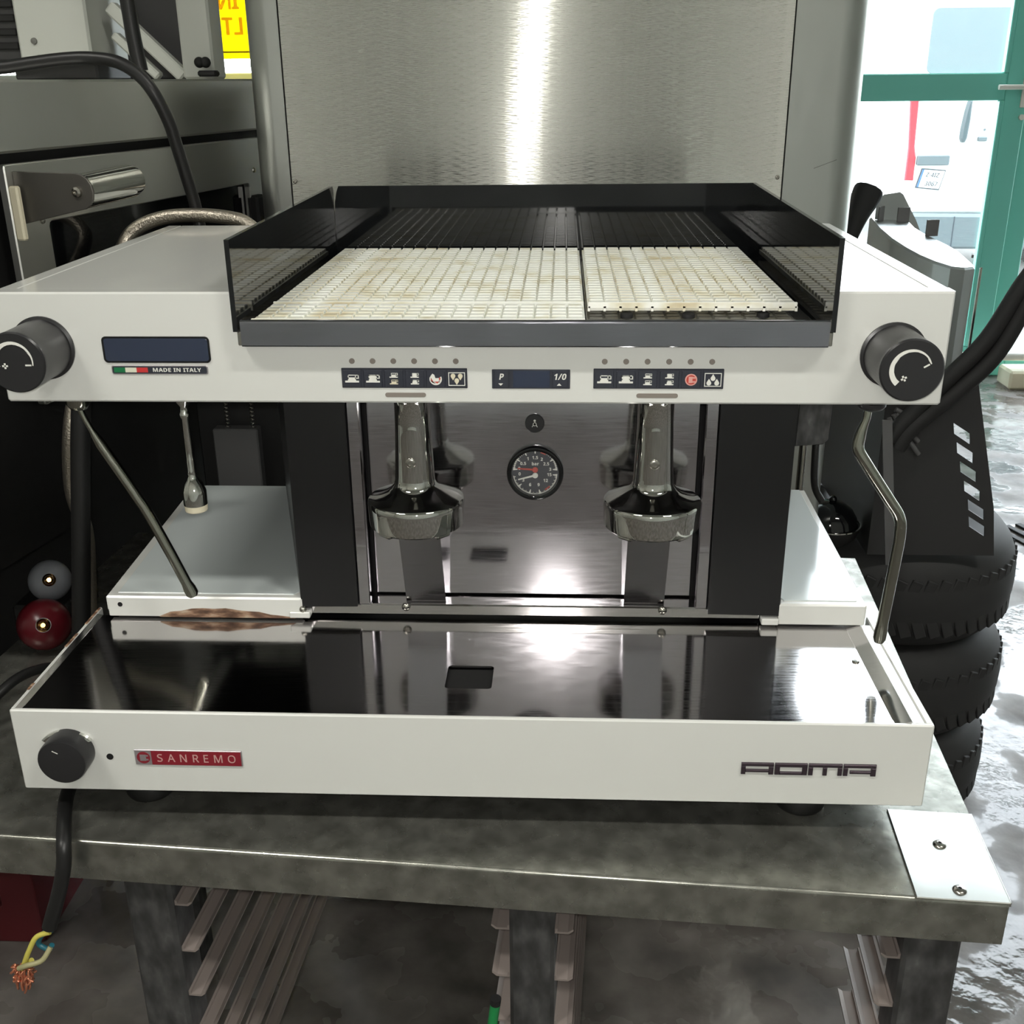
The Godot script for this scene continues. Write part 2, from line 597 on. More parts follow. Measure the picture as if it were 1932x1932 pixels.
# ------------------------------------------------------------------ the room
func room() -> void:
	var b := new_mb()
	b.box(M.floor_concrete, Vector3(-4.2, -0.2, -5.2), Vector3(7.2, 0, 4.2))
	struct("floor", b, "grey concrete workshop floor, wet and shiny in patches")
	b = new_mb()
	b.box(M.ceiling_paint, Vector3(-4.2, 4.8, -5.2), Vector3(7.2, 5.0, 4.2))
	struct("ceiling", b, "high pale workshop ceiling")
	b = new_mb()
	b.box(M.wall_plaster, Vector3(-4.2, 0, -5.2), Vector3(-4.0, 4.8, 4.2))
	struct("wall_left", b, "plain wall on the left of the workshop")
	b = new_mb()
	b.box(M.wall_plaster, Vector3(7.0, 0, -5.2), Vector3(7.2, 4.8, 4.2))
	struct("wall_right", b, "plain wall on the right of the workshop")
	b = new_mb()
	b.box(M.wall_plaster, Vector3(-4.0, 0, 4.0), Vector3(7.0, 4.8, 4.2))
	struct("wall_front", b, "plain wall behind the camera")
	# the wall at the back: a window on the left, a tall glazed front with a door on the right
	b = new_mb()
	var z0 := -5.2
	var z1 := -5.0
	b.box(M.wall_plaster, Vector3(-4.0, 0, z0), Vector3(-3.0, 4.8, z1))
	b.box(M.wall_plaster, Vector3(-3.0, 0, z0), Vector3(-1.2, 1.55, z1))
	b.box(M.wall_plaster, Vector3(-3.0, 2.65, z0), Vector3(-1.2, 4.8, z1))
	b.box(M.wall_plaster, Vector3(-1.2, 0, z0), Vector3(1.3, 4.8, z1))
	b.box(M.wall_plaster, Vector3(1.3, 4.5, z0), Vector3(7.0, 4.8, z1))
	struct("wall_back", b, "plain rear wall between the left window and the glazed front")
	# left window
	var w := Node3D.new()
	w.name = "window_1"
	w.position = Vector3(-2.1, 1.55, -5.1)
	w.set_meta("kind", "structure")
	w.set_meta("label", "small rear window behind the yellow banner")
	add_child(w)
	b = new_mb()
	for e in [[-0.9, 0, -0.84, 1.1], [0.84, 0, 0.9, 1.1], [-0.84, 0, 0.84, 0.05], [-0.84, 1.05, 0.84, 1.1]]:
		b.box(M.pale_grey_paint, Vector3(e[0], e[1], -0.05), Vector3(e[2], e[3], 0.05), 0.005)
	struct("window_frame", b, "", w)
	b = new_mb()
	b.box(M.window_glass, Vector3(-0.84, 0.05, -0.004), Vector3(0.84, 1.05, 0.0))
	struct("pane", b, "", w)
	# glazed front: posts, rails and panes
	w = Node3D.new()
	w.name = "window_2"
	w.position = Vector3(1.3, 0, -5.05)
	w.set_meta("kind", "structure")
	w.set_meta("label", "tall green framed glazed front of the workshop, right of the cabinet")
	add_child(w)
	var posts := [[0.0, 0.12], [1.12, 1.24], [2.45, 2.57], [3.78, 3.90], [5.58, 5.7]]
	for p in posts:
		b = new_mb()
		b.box(M.hazed_green_paint, Vector3(p[0], 0, -0.05), Vector3(p[1], 4.5, 0.05), 0.006)
		struct("post", b, "", w)
	for i in 4:
		var x0: float = posts[i][1]
		var x1: float = posts[i + 1][0]
		for y in [[2.72, 2.82], [4.4, 4.5]] + ([] if i == 0 else [[0.0, 0.12], [1.42, 1.55]]):
			b = new_mb()
			b.box(M.hazed_green_paint, Vector3(x0, y[0], -0.045), Vector3(x1, y[1], 0.045), 0.006)
			struct("rail", b, "", w)
		for y in [[2.82, 4.4]] + ([] if i == 0 else [[0.12, 1.42], [1.55, 2.72]]):
			b = new_mb()
			b.box(M.window_glass, Vector3(x0, y[0], -0.004), Vector3(x1, y[1], 0.002))
			struct("pane", b, "", w)
	# the door leaf
	w = Node3D.new()
	w.name = "door_1"
	w.position = Vector3(1.42, 0.02, -4.98)
	w.set_meta("kind", "structure")
	w.set_meta("label", "green glazed workshop door with a white lever handle")
	add_child(w)
	b = new_mb()
	b.box(M.hazed_green_paint, Vector3(0.0, 0, -0.03), Vector3(0.13, 2.68, 0.03), 0.005)
	b.box(M.hazed_green_paint, Vector3(0.885, 0, -0.03), Vector3(1.0, 2.68, 0.03), 0.005)
	struct("stile", b, "", w)
	for y in [[0.0, 0.16], [1.415, 1.545], [2.56, 2.68]]:
		b = new_mb()
		b.box(M.hazed_green_paint, Vector3(0.13, y[0], -0.03), Vector3(0.885, y[1], 0.03), 0.005)
		struct("rail", b, "", w)
	for y in [[0.16, 1.415], [1.545, 2.56]]:
		b = new_mb()
		b.box(M.window_glass, Vector3(0.13, y[0], -0.004), Vector3(0.885, y[1], 0.002))
		struct("pane", b, "", w)
	b = new_mb()
	for y in [[0.16, 1.415], [1.545, 2.56]]:
		b.box(M.hazed_green_paint, Vector3(0.862, y[0], 0.0), Vector3(0.885, y[1], 0.042), 0.004)
	struct("glazing_bead", b, "", w)
	b = new_mb()
	b.tube(M.print_white, smooth([Vector3(0.985, 1.478, 0.03), Vector3(0.985, 1.478, 0.075), Vector3(0.96, 1.478, 0.085), Vector3(0.83, 1.478, 0.085)]), 0.0125)
	b.box(M.print_white, Vector3(0.965, 1.38, 0.03), Vector3(0.999, 1.54, 0.038), 0.003)
	b.tube(M.print_white, [Vector3(0.982, 1.335, 0.03), Vector3(0.982, 1.335, 0.045)], 0.014)
	struct("door_handle", b, "", w)


func ceiling_lamps() -> void:
	for e in [[-1.9, "long ceiling lamp behind the camera, on the left"], [2.1, "long ceiling lamp behind the camera, on the right"]]:
		var o := thing("ceiling_lamp", e[1], "lamp", Vector3(e[0], 4.8, 1.9))
		var b := new_mb()
		b.box(M.pale_grey_paint, Vector3(-0.65, -0.08, -0.14), Vector3(0.65, 0, 0.14), 0.01)
		part(o, "housing", b)
		b = new_mb()
		b.box(M.lamp_diffuser, Vector3(-0.62, -0.10, -0.12), Vector3(0.62, -0.081, 0.12), 0.008)
		part(o, "lamp_diffuser", b)
		var l := AreaLight3D.new()
		l.name = "lamp_light"
		l.area_size = Vector2(1.24, 0.24)
		l.position = Vector3(0, -0.11, 0)
		l.rotation = Vector3(-PI / 2, 0, 0)
		l.light_color = Color(1.0, 0.99, 0.96)
		l.light_energy = 6.5
		l.area_range = 14.0
		l.area_attenuation = 2.0
		l.shadow_enabled = true
		o.add_child(l)


# ------------------------------------------------------------------ work table
func work_table() -> void:
	var o := thing("work_table", "long stainless steel work table carrying the espresso machine", "table", Vector3(0.497, 0, 0.1895), -deg_to_rad(3.75))
	var b := new_mb()
	# top sheet with a rolled front edge
	var prof := PackedVector2Array()
	var x := Transform3D(Basis(Vector3(0, 0, 1), Vector3(0, 1, 0), Vector3(-1, 0, 0)), Vector3.ZERO)
	prof.append(Vector2(-0.76, TOP))
	for i in 7:
		var a := PI / 2 * (1.0 - i / 6.0)
		prof.append(Vector2(-0.004 + cos(a) * 0.004, TOP - 0.004 + sin(a) * 0.004))
	prof.append_array(PackedVector2Array([Vector2(0, TOP - 0.046), Vector2(-0.012, TOP - 0.046), Vector2(-0.012, TOP - 0.043), Vector2(-0.003, TOP - 0.043), Vector2(-0.003, TOP - 0.012), Vector2(-0.76, TOP - 0.012)]))
	b.prism(M.table_steel, prof, 0.0, 1.16, x)
	b.box(M.table_steel, Vector3(-0.002, TOP - 0.046, -0.76), Vector3(0.0005, TOP - 0.001, -0.001))
	part(o, "table_top", b)
	for e in [[-0.853, -0.803, -0.066, -0.018], [-0.456, -0.411, -0.066, -0.018], [-0.079, -0.027, -0.066, -0.018], [-1.158, -1.118, -0.74, -0.70], [-0.525, -0.485, -0.74, -0.70]]:
		b = new_mb()
		b.box(M.leg_steel, Vector3(e[0], 0, e[2]), Vector3(e[1], TOP - 0.012, e[3]), 0.004)
		part(o, "leg", b)
	# runners for trays along the legs
	for e in [[-0.803, 1], [-0.456, -1], [-0.411, 1], [-0.079, -1]]:
		for k in 7:
			var y := TOP - 0.094 - 0.0608 * k
			var s: float = e[1]
			b = new_mb()
			var p := PackedVector2Array([Vector2(0, 0), Vector2(0.014 * s, 0), Vector2(0.0185 * s, 0.004), Vector2(0.0185 * s, 0.0065), Vector2(0.013 * s, 0.0025), Vector2(0.0025 * s, 0.0025), Vector2(0.0025 * s, 0.006), Vector2(0, 0.006)])
			b.prism(M.rail_plastic, p, -0.16 if e[0] > -0.1 else -0.735, -0.024, Transform3D(Basis(), Vector3(e[0], y, 0)))
			part(o, "tray_runner", b)
	b = new_mb()
	b.box(M.plate_steel, Vector3(-0.0815, TOP, -0.128), Vector3(0.001, TOP + 0.0022, 0.0008), 0.0008)
	b.box(M.plate_steel, Vector3(0.0, TOP - 0.003, -0.128), Vector3(0.0018, TOP + 0.0022, 0.0), 0.0006)
	var plate := part(o, "patch_plate", b, "bright sheet patch riveted over the right corner")
	for e in [[-0.0426, -0.0757], [-0.0404, -0.0124]]:
		b = new_mb(Vector3(e[0], TOP + 0.002, e[1]))
		b.lathe(M.screw_steel, [Vector2(0.0065, 0), Vector2(0.0062, 0.001), Vector2(0.0045, 0.0024), Vector2(0.0018, 0.0028)], Transform3D(), 20)
		b.lathe(M.dark_void, [Vector2(0.0018, 0.0027), Vector2(0.0, 0.002)], Transform3D(), 12)
		part(plate, "rivet", b)


# ------------------------------------------------------------------ the espresso machine
func espresso_machine() -> void:
	var o := thing("espresso_machine", "white two group espresso machine with black columns and a smoked cup rail, on the table", "coffee machine", Vector3(0, TOP, 0))
	var A := Vector3(0, UP - TOP, 0)
	var W: StandardMaterial3D = M.white_enamel
	var b := new_mb(A)
	# upper front
	b.prism(W, PackedVector2Array([Vector2(-0.44, 0.002), Vector2(-0.438, 0), Vector2(0.438, 0), Vector2(0.44, 0.002), Vector2(0.44, 0.1045), Vector2(0.3325, 0.1045), Vector2(0.3325, 0.058), Vector2(-0.2085, 0.058), Vector2(-0.2085, 0.1045), Vector2(-0.44, 0.1045)]), -0.02, 0.0, Transform3D(), 0.0018)
	part(o, "upper_front_panel", b, "white upper front panel with controls")
	b = new_mb(A)
	b.box(W, Vector3(-0.44, 0.0, -0.4928), Vector3(-0.422, 0.1043, -0.0202), 0.0012)
	b.box(W, Vector3(-0.4218, 0.094, -0.4928), Vector3(-0.2105, 0.1043, -0.0202), 0.0012)
	part(o, "top_panel", b)
	b = new_mb(A)
	b.box(W, Vector3(0.422, 0.0, -0.4928), Vector3(0.44, 0.1043, -0.0202), 0.0012)
	b.box(W, Vector3(0.3345, 0.094, -0.4928), Vector3(0.4218, 0.1043, -0.0202), 0.0012)
	part(o, "top_panel", b)
	b = new_mb(A)
	b.box(M.body_black, Vector3(-0.42, 0.001, -0.49), Vector3(0.42, 0.012, -0.021))
	b.box(W, Vector3(-0.42, 0.0, -0.493), Vector3(0.42, 0.094, -0.485))
	part(o, "underside", b)
	# cup tray with a turned down steel lip
	b = new_mb(A)
	b.box(M.polished_steel, Vector3(-0.2035, 0.064, -0.462), Vector3(0.3275, 0.068, 0.0125))
	part(o, "cup_tray", b)
	b = new_mb(A)
	var lip := PackedVector2Array()
	for i in 7:
		var a := PI * (1.0 - i / 6.0)
		lip.append(Vector2(0.013 + cos(a) * 0.0028, 0.0792 + sin(a) * 0.0028))
	lip.append_array(PackedVector2Array([Vector2(0.0158, 0.0585), Vector2(0.0148, 0.0575), Vector2(0.0025, 0.0575), Vector2(0.0025, 0.066), Vector2(0.0102, 0.066)]))
	b.prism(M.lip_steel, lip, -0.3287, 0.2023, Transform3D(Basis(Vector3(0, 0, 1), Vector3(0, 1, 0), Vector3(-1, 0, 0)), Vector3.ZERO))
	part(o, "tray_lip", b)
	for x in [-0.2065, 0.3285]:
		b = new_mb(A)
		b.box(M.screw_steel, Vector3(x, 0.0578, 0.0005), Vector3(x + 0.0042, 0.0705, 0.0125), 0.0006)
		part(o, "rail_clip", b)
	for e in [[0.1556, 0.010], [0.2167, 0.009], [0.1564, -0.062], [0.2164, -0.062], [0.289, -0.066]]:
		b = new_mb(A + Vector3(e[0] - 0.003, 0.068, e[1] - 0.012))
		b.lathe(M.rubber, [Vector2(0.0062, 0), Vector2(0.0062, 0.002), Vector2(0.0045, 0.003), Vector2(0, 0.003)], Transform3D(), 20)
		part(o, "tray_stud", b)
	# smoked cup rail on three sides
	b = new_mb(A)
	var yz := Transform3D(Basis(Vector3(0, 0, 1), Vector3(0, 1, 0), Vector3(-1, 0, 0)), Vector3.ZERO)
	b.prism(M.black_gloss, PackedVector2Array([Vector2(0.013, 0.0705), Vector2(0.013, 0.1530), Vector2(-0.452, 0.1575), Vector2(-0.456, 0.1530), Vector2(-0.4575, 0.066), Vector2(-0.02, 0.066)]), 0.2055, 0.2100, yz)
	part(o, "cup_rail_side", b)
	b = new_mb(A)
	b.prism(M.black_gloss, PackedVector2Array([Vector2(0.013, 0.0705), Vector2(0.013, 0.1530), Vector2(-0.459, 0.159), Vector2(-0.459, 0.066), Vector2(-0.02, 0.066)]), -0.3345, -0.3300, yz)
	part(o, "cup_rail_side", b)
	b = new_mb(A)
	b.prism(M.black_gloss, PackedVector2Array([Vector2(-0.2050, 0.066), Vector2(0.3300, 0.066), Vector2(0.3300, 0.159), Vector2(-0.1985, 0.1577), Vector2(-0.2015, 0.150), Vector2(-0.2040, 0.138), Vector2(-0.2050, 0.125)]), -0.4585, -0.4540)
	part(o, "cup_rail_back", b)
	# controls on the upper front
	control_knob(o, Vector3(-0.396, UP - TOP + 0.0525, 0.0), 0.0275, 0.058, 0.0)
	control_knob(o, Vector3(0.3915, UP - TOP + 0.0475, 0.0), 0.0275, 0.058, 30.0)
	b = new_mb(A)
	b.prism(M.black_gloss, rrect(-0.3395, 0.0385, -0.2375, 0.0635, 0.004), 0.0, 0.0012, Transform3D(), 0.0003)
	b.prism(M.screen_blue, rrect(-0.3375, 0.0402, -0.2390, 0.0618, 0.003), 0.0011, 0.0016, Transform3D(), 0.0003)
	part(o, "display", b, "dark blue display window")
	b = new_mb(A)
	b.prism(M.badge_silver, rrect(-0.3335, 0.0274, -0.2415, 0.0361, 0.002), 0.0, 0.0010, Transform3D(), 0.0003)
	b.prism(M.keypad, rrect(-0.3325, 0.0284, -0.2425, 0.0351, 0.0014), 0.0009, 0.0014)
	for k in 3:
		b.prism([M.flag_green, M.flag_white, M.flag_red][k], rect(-0.3310 + 0.0108 * k, 0.0295, -0.3203 + 0.0108 * k, 0.0341), 0.0013, 0.0016)
	var badge := part(o, "flag_badge", b, "small badge with a green, white and red flag")
	lettering(badge, "lettering", "MADE IN ITALY", 0.0036, M.print_white, Transform3D(Basis(), A + Vector3(-0.2710, 0.0318, 0.0015)).scaled_local(Vector3(1.28, 1, 1)), true, 0.0003)
	for k in 12:
		var x0: float = -0.1048 + 0.01944 * k if k < 6 else 0.1302 + 0.01968 * (k - 6)
		b = new_mb(A)
		b.prism(M.led_grey, disc(x0, 0.0405, 0.0027, 20), 0.0, 0.0006, Transform3D(), 0.0002)
		part(o, "indicator", b)
	for x0 in [-0.0751, 0.1603]:
		b = new_mb(A)
		b.prism(M.led_grey, rrect(x0, 0.0060, x0 + 0.0385, 0.0104, 0.0021), 0.0, 0.0005, Transform3D(), 0.0002)
		part(o, "light_slot", b)
	keypads(o, A)
	# lower body
	b = new_mb(A)
	b.box(M.body_black, Vector3(-0.41, -0.372, -0.455), Vector3(0.41, -0.285, 0.088), 0.003)
	part(o, "base", b)
	b = new_mb(A)
	b.prism(W, rrect(-0.44, -0.369, 0.44, -0.2779, 0.002, 2), 0.1015, 0.105, Transform3D(), 0.0014)
	part(o, "lower_front_panel", b, "white lower front panel with two badges")
	for s in [-1, 1]:
		b = new_mb(A)
		b.box(W, Vector3(-0.44 if s < 0 else 0.4325, -0.369, -0.115), Vector3(-0.4362 if s < 0 else 0.44, -0.2779, 0.1013), 0.0012)
		if s > 0:
			b.box(W, Vector3(0.4205, -0.3, -0.095), Vector3(0.4324, -0.2782, 0.1013), 0.001)
		if s < 0:
			for e in [[-0.112, -0.072], [-0.05, -0.02], [0.055, 0.068]]:
				b.box(M.stained_enamel, Vector3(-0.4398, -0.2780, e[0]), Vector3(-0.4366, -0.2775, e[1]), 0.0003)
		part(o, "side_rim", b)
	# drip tray plate with its drain hole
	b = new_mb(A)
	var plan := Transform3D(Basis(Vector3(1, 0, 0), Vector3(0, 0, -1), Vector3(0, 1, 0)), Vector3.ZERO)
	b.prism(M.polished_steel, holed(PackedVector2Array([Vector2(-0.4355, -0.1012), Vector2(0.4198, -0.1012), Vector2(0.4198, 0.098), Vector2(-0.4355, 0.098)]), rrect(-0.0235, -0.0495, 0.0235, -0.0045, 0.004, 4)), -0.2815, -0.2795, plan)
	b.prism(M.polished_steel, PackedVector2Array([Vector2(-0.4355, -0.2805), Vector2(-0.4290, -0.2805), Vector2(-0.4290, -0.2793), Vector2(-0.4355, -0.2780)]), -0.098, 0.1012)
	b.prism(M.polished_steel, PackedVector2Array([Vector2(0.4198, -0.2805), Vector2(0.4040, -0.2805), Vector2(0.4040, -0.2793), Vector2(0.4198, -0.2764)]), -0.098, 0.1012)
	b.box(M.polished_steel, Vector3(-0.4290, -0.2795, 0.0955), Vector3(0.4040, -0.2783, 0.1012), 0.0004)
	part(o, "drip_tray", b, "mirror bright drip tray plate with a drain hole")
	b = new_mb(A)
	b.box(M.dark_void, Vector3(-0.0235, -0.2848, 0.0045), Vector3(0.0235, -0.2842, 0.0495))
	part(o, "drain_hole", b)
	b = new_mb(A)
	b.lathe(M.screw_steel, [Vector2(0.004, 0), Vector2(0.0035, 0.0016), Vector2(0, 0.002)], Transform3D(Basis(), Vector3(0.397, -0.2795, -0.016)), 16)
	part(o, "tray_screw", b)
	# side decks beside the columns
	for s in [-1, 1]:
		var p := PackedVector2Array([Vector2(-0.4185, 0.0905), Vector2(-0.1965, 0.0905), Vector2(-0.3, 0.445), Vector2(-0.433, 0.445)]) if s < 0 else PackedVector2Array([Vector2(0.3305, 0.0905), Vector2(0.4245, 0.0905), Vector2(0.4300, 0.445), Vector2(0.409, 0.445)])
		b = new_mb(A)
		b.prism(W, p, -0.268, -0.2515, plan, 0.0012)
		var q := PackedVector2Array([Vector2(-0.4075, 0.0985), Vector2(-0.2075, 0.0985), Vector2(-0.2015, 0.107), Vector2(-0.297, 0.444), Vector2(-0.4225, 0.444)]) if s < 0 else PackedVector2Array([Vector2(0.3365, 0.0985), Vector2(0.4155, 0.0985), Vector2(0.4225, 0.444), Vector2(0.4105, 0.444), Vector2(0.3325, 0.107)])
		b.prism(M.deck_enamel, q, -0.252, -0.2505, plan, 0.0005)
		var deck := part(o, "side_deck", b)
		b = new_mb(A)
		if s < 0:
			b.box(W, Vector3(-0.4180, -0.2765, -0.1), Vector3(-0.1975, -0.2525, -0.0898), 0.001)
			var stain := PackedVector2Array([Vector2(-0.36, -0.2765)])
			for i in 13:
				stain.append(Vector2(-0.36 + 0.152 * i / 12.0, -0.2755 + 0.0105 * sin(PI * pow(i / 12.0, 0.75)) + 0.0008 * sin(i * 2.3)))
			stain.append(Vector2(-0.205, -0.2765))
			b.prism(M.stained_enamel, stain, -0.0905, -0.0896)
			b.prism(M.dark_void, disc(-0.4035, -0.2615, 0.0028, 14), -0.0905, -0.0894)
		else:
			b.box(W, Vector3(0.3305, -0.2765, -0.1), Vector3(0.4240, -0.2525, -0.0898), 0.001)
			b.box(W, Vector3(0.3120, -0.2765, -0.1), Vector3(0.3306, -0.2690, -0.0875), 0.001)
		part(deck, "deck_edge", b)
	# columns: black front faces and flared side walls
	for s in [-1, 1]:
		b = new_mb(A)
		if s < 0:
			b.prism(M.body_black, PackedVector2Array([Vector2(-0.1975, 0.0905), Vector2(-0.1345, 0.0925), Vector2(-0.1345, 0.445), Vector2(-0.3, 0.445)]), -0.262, 0.002, plan)
		else:
			b.prism(M.body_black, PackedVector2Array([Vector2(0.2535, 0.0925), Vector2(0.3310, 0.0905), Vector2(0.409, 0.445), Vector2(0.2535, 0.445)]), -0.266, 0.002, plan)
		part(o, "column", b, "black column beside the groups")
		b = new_mb(A)
		var x0 := -0.1343 if s < 0 else 0.2400
		b.box(M.splash_steel, Vector3(x0, -0.262, -0.135), Vector3(x0 + 0.0133, 0.002, -0.0985), 0.0012)
		part(o, "column_trim", b)
	b = new_mb(A)
	b.box(M.dark_void, Vector3(-0.1215, -0.266, -0.140), Vector3(0.2405, 0.002, -0.130))
	part(o, "gasket", b)
	b = new_mb(A)
	b.prism(M.splash_steel, rect(-0.1180, -0.2600, 0.2370, 0.002), -0.131, -0.125, Transform3D(), 0.0008)
	part(o, "splash_back", b, "mirror bright steel splash plate behind the groups")
	b = new_mb(A)
	b.box(M.polished_steel, Vector3(-0.195, -0.2755, -0.131), Vector3(0.3125, -0.2620, -0.0995), 0.0015)
	var ledge := part(o, "ledge", b)
	for e in [[-0.0812, -0.2645], [0.2045, -0.2650]]:
		b = new_mb(A + Vector3(e[0], e[1], -0.0985))
		var fx := Transform3D(Basis(Vector3.RIGHT, PI / 2), Vector3.ZERO)
		b.lathe(M.screw_steel, [Vector2(0.0050, 0), Vector2(0.0046, 0.0016), Vector2(0.003, 0.0030), Vector2(0, 0.0036)], fx, 24)
		b.box(M.dark_void, Vector3(-0.0042, -0.0005, 0.0022), Vector3(0.0042, 0.0005, 0.0037), 0.0, Transform3D(Basis(Vector3.BACK, 0.2), Vector3.ZERO))
		part(ledge, "screw", b)
	b = new_mb(A)
	b.box(W, Vector3(-0.2110, -0.2745, -0.0985), Vector3(-0.1880, -0.2670, -0.086), 0.001)
	b.ball(M.screw_steel, Vector3(-0.1960, -0.2650, -0.090), 0.0042)
	part(o, "deck_clip", b)
	# wedge shaped brackets under the groups
	for cx in [-0.0588, 0.1838]:
		b = new_mb(A)
		b.prism(M.splash_steel, PackedVector2Array([Vector2(-0.1245, -0.262), Vector2(-0.1035, -0.262), Vector2(-0.064, -0.150), Vector2(-0.064, -0.140), Vector2(-0.1245, -0.140)]), -cx - 0.0222, -cx + 0.0222, yz)
		part(o, "group_bracket", b)
	for cx in [-0.0590, 0.1845]:
		group_head(o, A + Vector3(cx, 0, -0.060))
	gauge(o, A)
	# steam wands, hot water spout
	var pts := smooth([Vector3(-0.3935, -0.012, -0.045), Vector3(-0.3895, -0.0277, -0.045), Vector3(-0.3790, -0.0520, -0.045), Vector3(-0.3600, -0.0885, -0.045), Vector3(-0.3460, -0.1160, -0.045), Vector3(-0.3385, -0.1310, -0.045), Vector3(-0.3220, -0.1720, -0.045), Vector3(-0.3070, -0.2120, -0.045)])
	var r := []
	for i in pts.size():
		r.append(0.0030 if i < 11 else (0.0030 + 0.0026 * minf(1.0, (i - 10) / 3.0)))
	b = new_mb(A)
	b.tube(M.dull_chrome, pts, r, 18)
	b.tube(M.dull_chrome, [Vector3(-0.3070, -0.2120, -0.045), Vector3(-0.3045, -0.2185, -0.045), Vector3(-0.3022, -0.2245, -0.045), Vector3(-0.3010, -0.2278, -0.045)], [0.0056, 0.0068, 0.0068, 0.0044], 18)
	b.lathe(M.dull_chrome, [Vector2(0.012, 0.014), Vector2(0.012, -0.004), Vector2(0.008, -0.010), Vector2(0.0, -0.012)], Transform3D(Basis(), Vector3(-0.3925, -0.010, -0.045)), 24)
	part(o, "steam_wand", b)
	pts = smooth([Vector3(0.3770, 0.004, -0.01), Vector3(0.3768, -0.0132, -0.008), Vector3(0.3722, -0.030, -0.006), Vector3(0.3712, -0.0443, -0.004), Vector3(0.3815, -0.0610, -0.002), Vector3(0.4040, -0.0930, 0.0), Vector3(0.4160, -0.1110, 0.0), Vector3(0.4192, -0.1280, 0.0), Vector3(0.4180, -0.1600, 0.0), Vector3(0.4140, -0.2250, 0.0)])
	r = []
	for i in pts.size():
		r.append(0.0038 if i < 9 else (0.0038 + 0.0018 * minf(1.0, (i - 8) / 5.0)))
	b = new_mb(A)
	b.tube(M.dull_chrome, pts, r, 18)
	b.tube(M.dull_chrome, [Vector3(0.4140, -0.2250, 0.0), Vector3(0.4134, -0.2340, 0.0), Vector3(0.4128, -0.2430, 0.0), Vector3(0.4126, -0.2475, 0.0)], [0.0056, 0.0064, 0.0064, 0.0046], 18)
	b.lathe(M.knob_black, [Vector2(0.0135, -0.0015), Vector2(0.0135, -0.005), Vector2(0.011, -0.008), Vector2(0.006, -0.010), Vector2(0, -0.010)], Transform3D(Basis(), Vector3(0.3800, 0.002, -0.01)), 28)
	part(o, "steam_wand", b)
	b = new_mb(A + Vector3(-0.286, 0, -0.045))
	b.lathe(M.chrome, [Vector2(0, -0.1290), Vector2(0.0092, -0.1290)], Transform3D(), 28)
	b.lathe(M.print_cream, [Vector2(0.0115, -0.1275), Vector2(0.0118, -0.1215)], Transform3D(), 28)
	b.lathe(M.chrome, [Vector2(0.0120, -0.1215), Vector2(0.0122, -0.1080), Vector2(0.0118, -0.1060), Vector2(0.0110, -0.1040), Vector2(0.0095, -0.0990), Vector2(0.0060, -0.0940), Vector2(0.0042, -0.0905), Vector2(0.0046, -0.0880), Vector2(0.0040, -0.0840), Vector2(0.0042, -0.0760), Vector2(0.0038, -0.0720), Vector2(0.0038, -0.0300), Vector2(0.0052, -0.0270), Vector2(0.0052, -0.0240), Vector2(0.0040, -0.0220), Vector2(0.0040, -0.0170), Vector2(0.0078, -0.0120), Vector2(0.0078, 0.002)], Transform3D(), 28)
	b.lathe(M.print_cream, [Vector2(0.0092, -0.1290), Vector2(0.0110, -0.1285), Vector2(0.0115, -0.1275)], Transform3D(), 28)
	part(o, "water_spout", b, "chrome hot water spout")
	# lower knob, arc trim, pilot hole, badges
	b = new_mb(A + Vector3(-0.3855, -0.3218, 0.105))
	var fz := Transform3D(Basis(Vector3.RIGHT, PI / 2), Vector3.ZERO)
	b.lathe(M.knob_black, [Vector2(0.0238, 0), Vector2(0.0238, 0.020), Vector2(0.0230, 0.0220), Vector2(0.0210, 0.0225), Vector2(0, 0.0225)], fz, 40)
	b.box(M.print_white, Vector3(-0.0125, 0.0078, 0.0222), Vector3(-0.0065, 0.0086, 0.0227), 0.0, Transform3D(Basis(Vector3.BACK, -0.5), Vector3.ZERO))
	part(o, "switch_knob", b)
	b = new_mb(A)
	b.prism(M.chrome, arc(-0.3868, -0.3316, 0.0330, 42, 138, 0.0062, 0.0062), 0.104, 0.1100, Transform3D(), 0.0015)
	part(o, "knob_arc", b)
	b = new_mb(A)
	b.prism(M.dark_void, disc(-0.3478, -0.3290, 0.0034, 20), 0.1045, 0.1056)
	part(o, "pilot_hole", b)
	b = new_mb(A)
	b.prism(M.badge_silver, rect(-0.3225, -0.3370, -0.2165, -0.3195), 0.1045, 0.1066, Transform3D(), 0.0005)
	b.prism(M.badge_red, rect(-0.3058, -0.3360, -0.2175, -0.3206), 0.1065, 0.1070)
	b.prism(M.badge_red, disc(-0.3138, -0.3283, 0.0066, 28), 0.1065, 0.1069)
	b.prism(M.badge_silver, rect(-0.3172, -0.3318, -0.3112, -0.3248), 0.1068, 0.1072)
	b.prism(M.badge_silver, rect(-0.3114, -0.3268, -0.3090, -0.3252), 0.1068, 0.1072)
	b.prism(M.badge_silver, rect(-0.3114, -0.3312, -0.3090, -0.3296), 0.1068, 0.1072)
	badge = part(o, "red_badge", b, "red and silver maker's badge")
	var word := "SANREMO"
	for i in 7:
		lettering(badge, "letter", word[i], 0.0086, M.badge_letter, Transform3D(Basis(), A + Vector3([-0.2975, -0.2862, -0.2743, -0.2625, -0.2522, -0.2398, -0.2264][i], -0.3282, 0.1071)), false, 0.0006)
	# four linked letters on the right
	b = new_mb(A)
	emblem(b)
	part(o, "script_emblem", b, "dark grey raised lettering on the lower front")
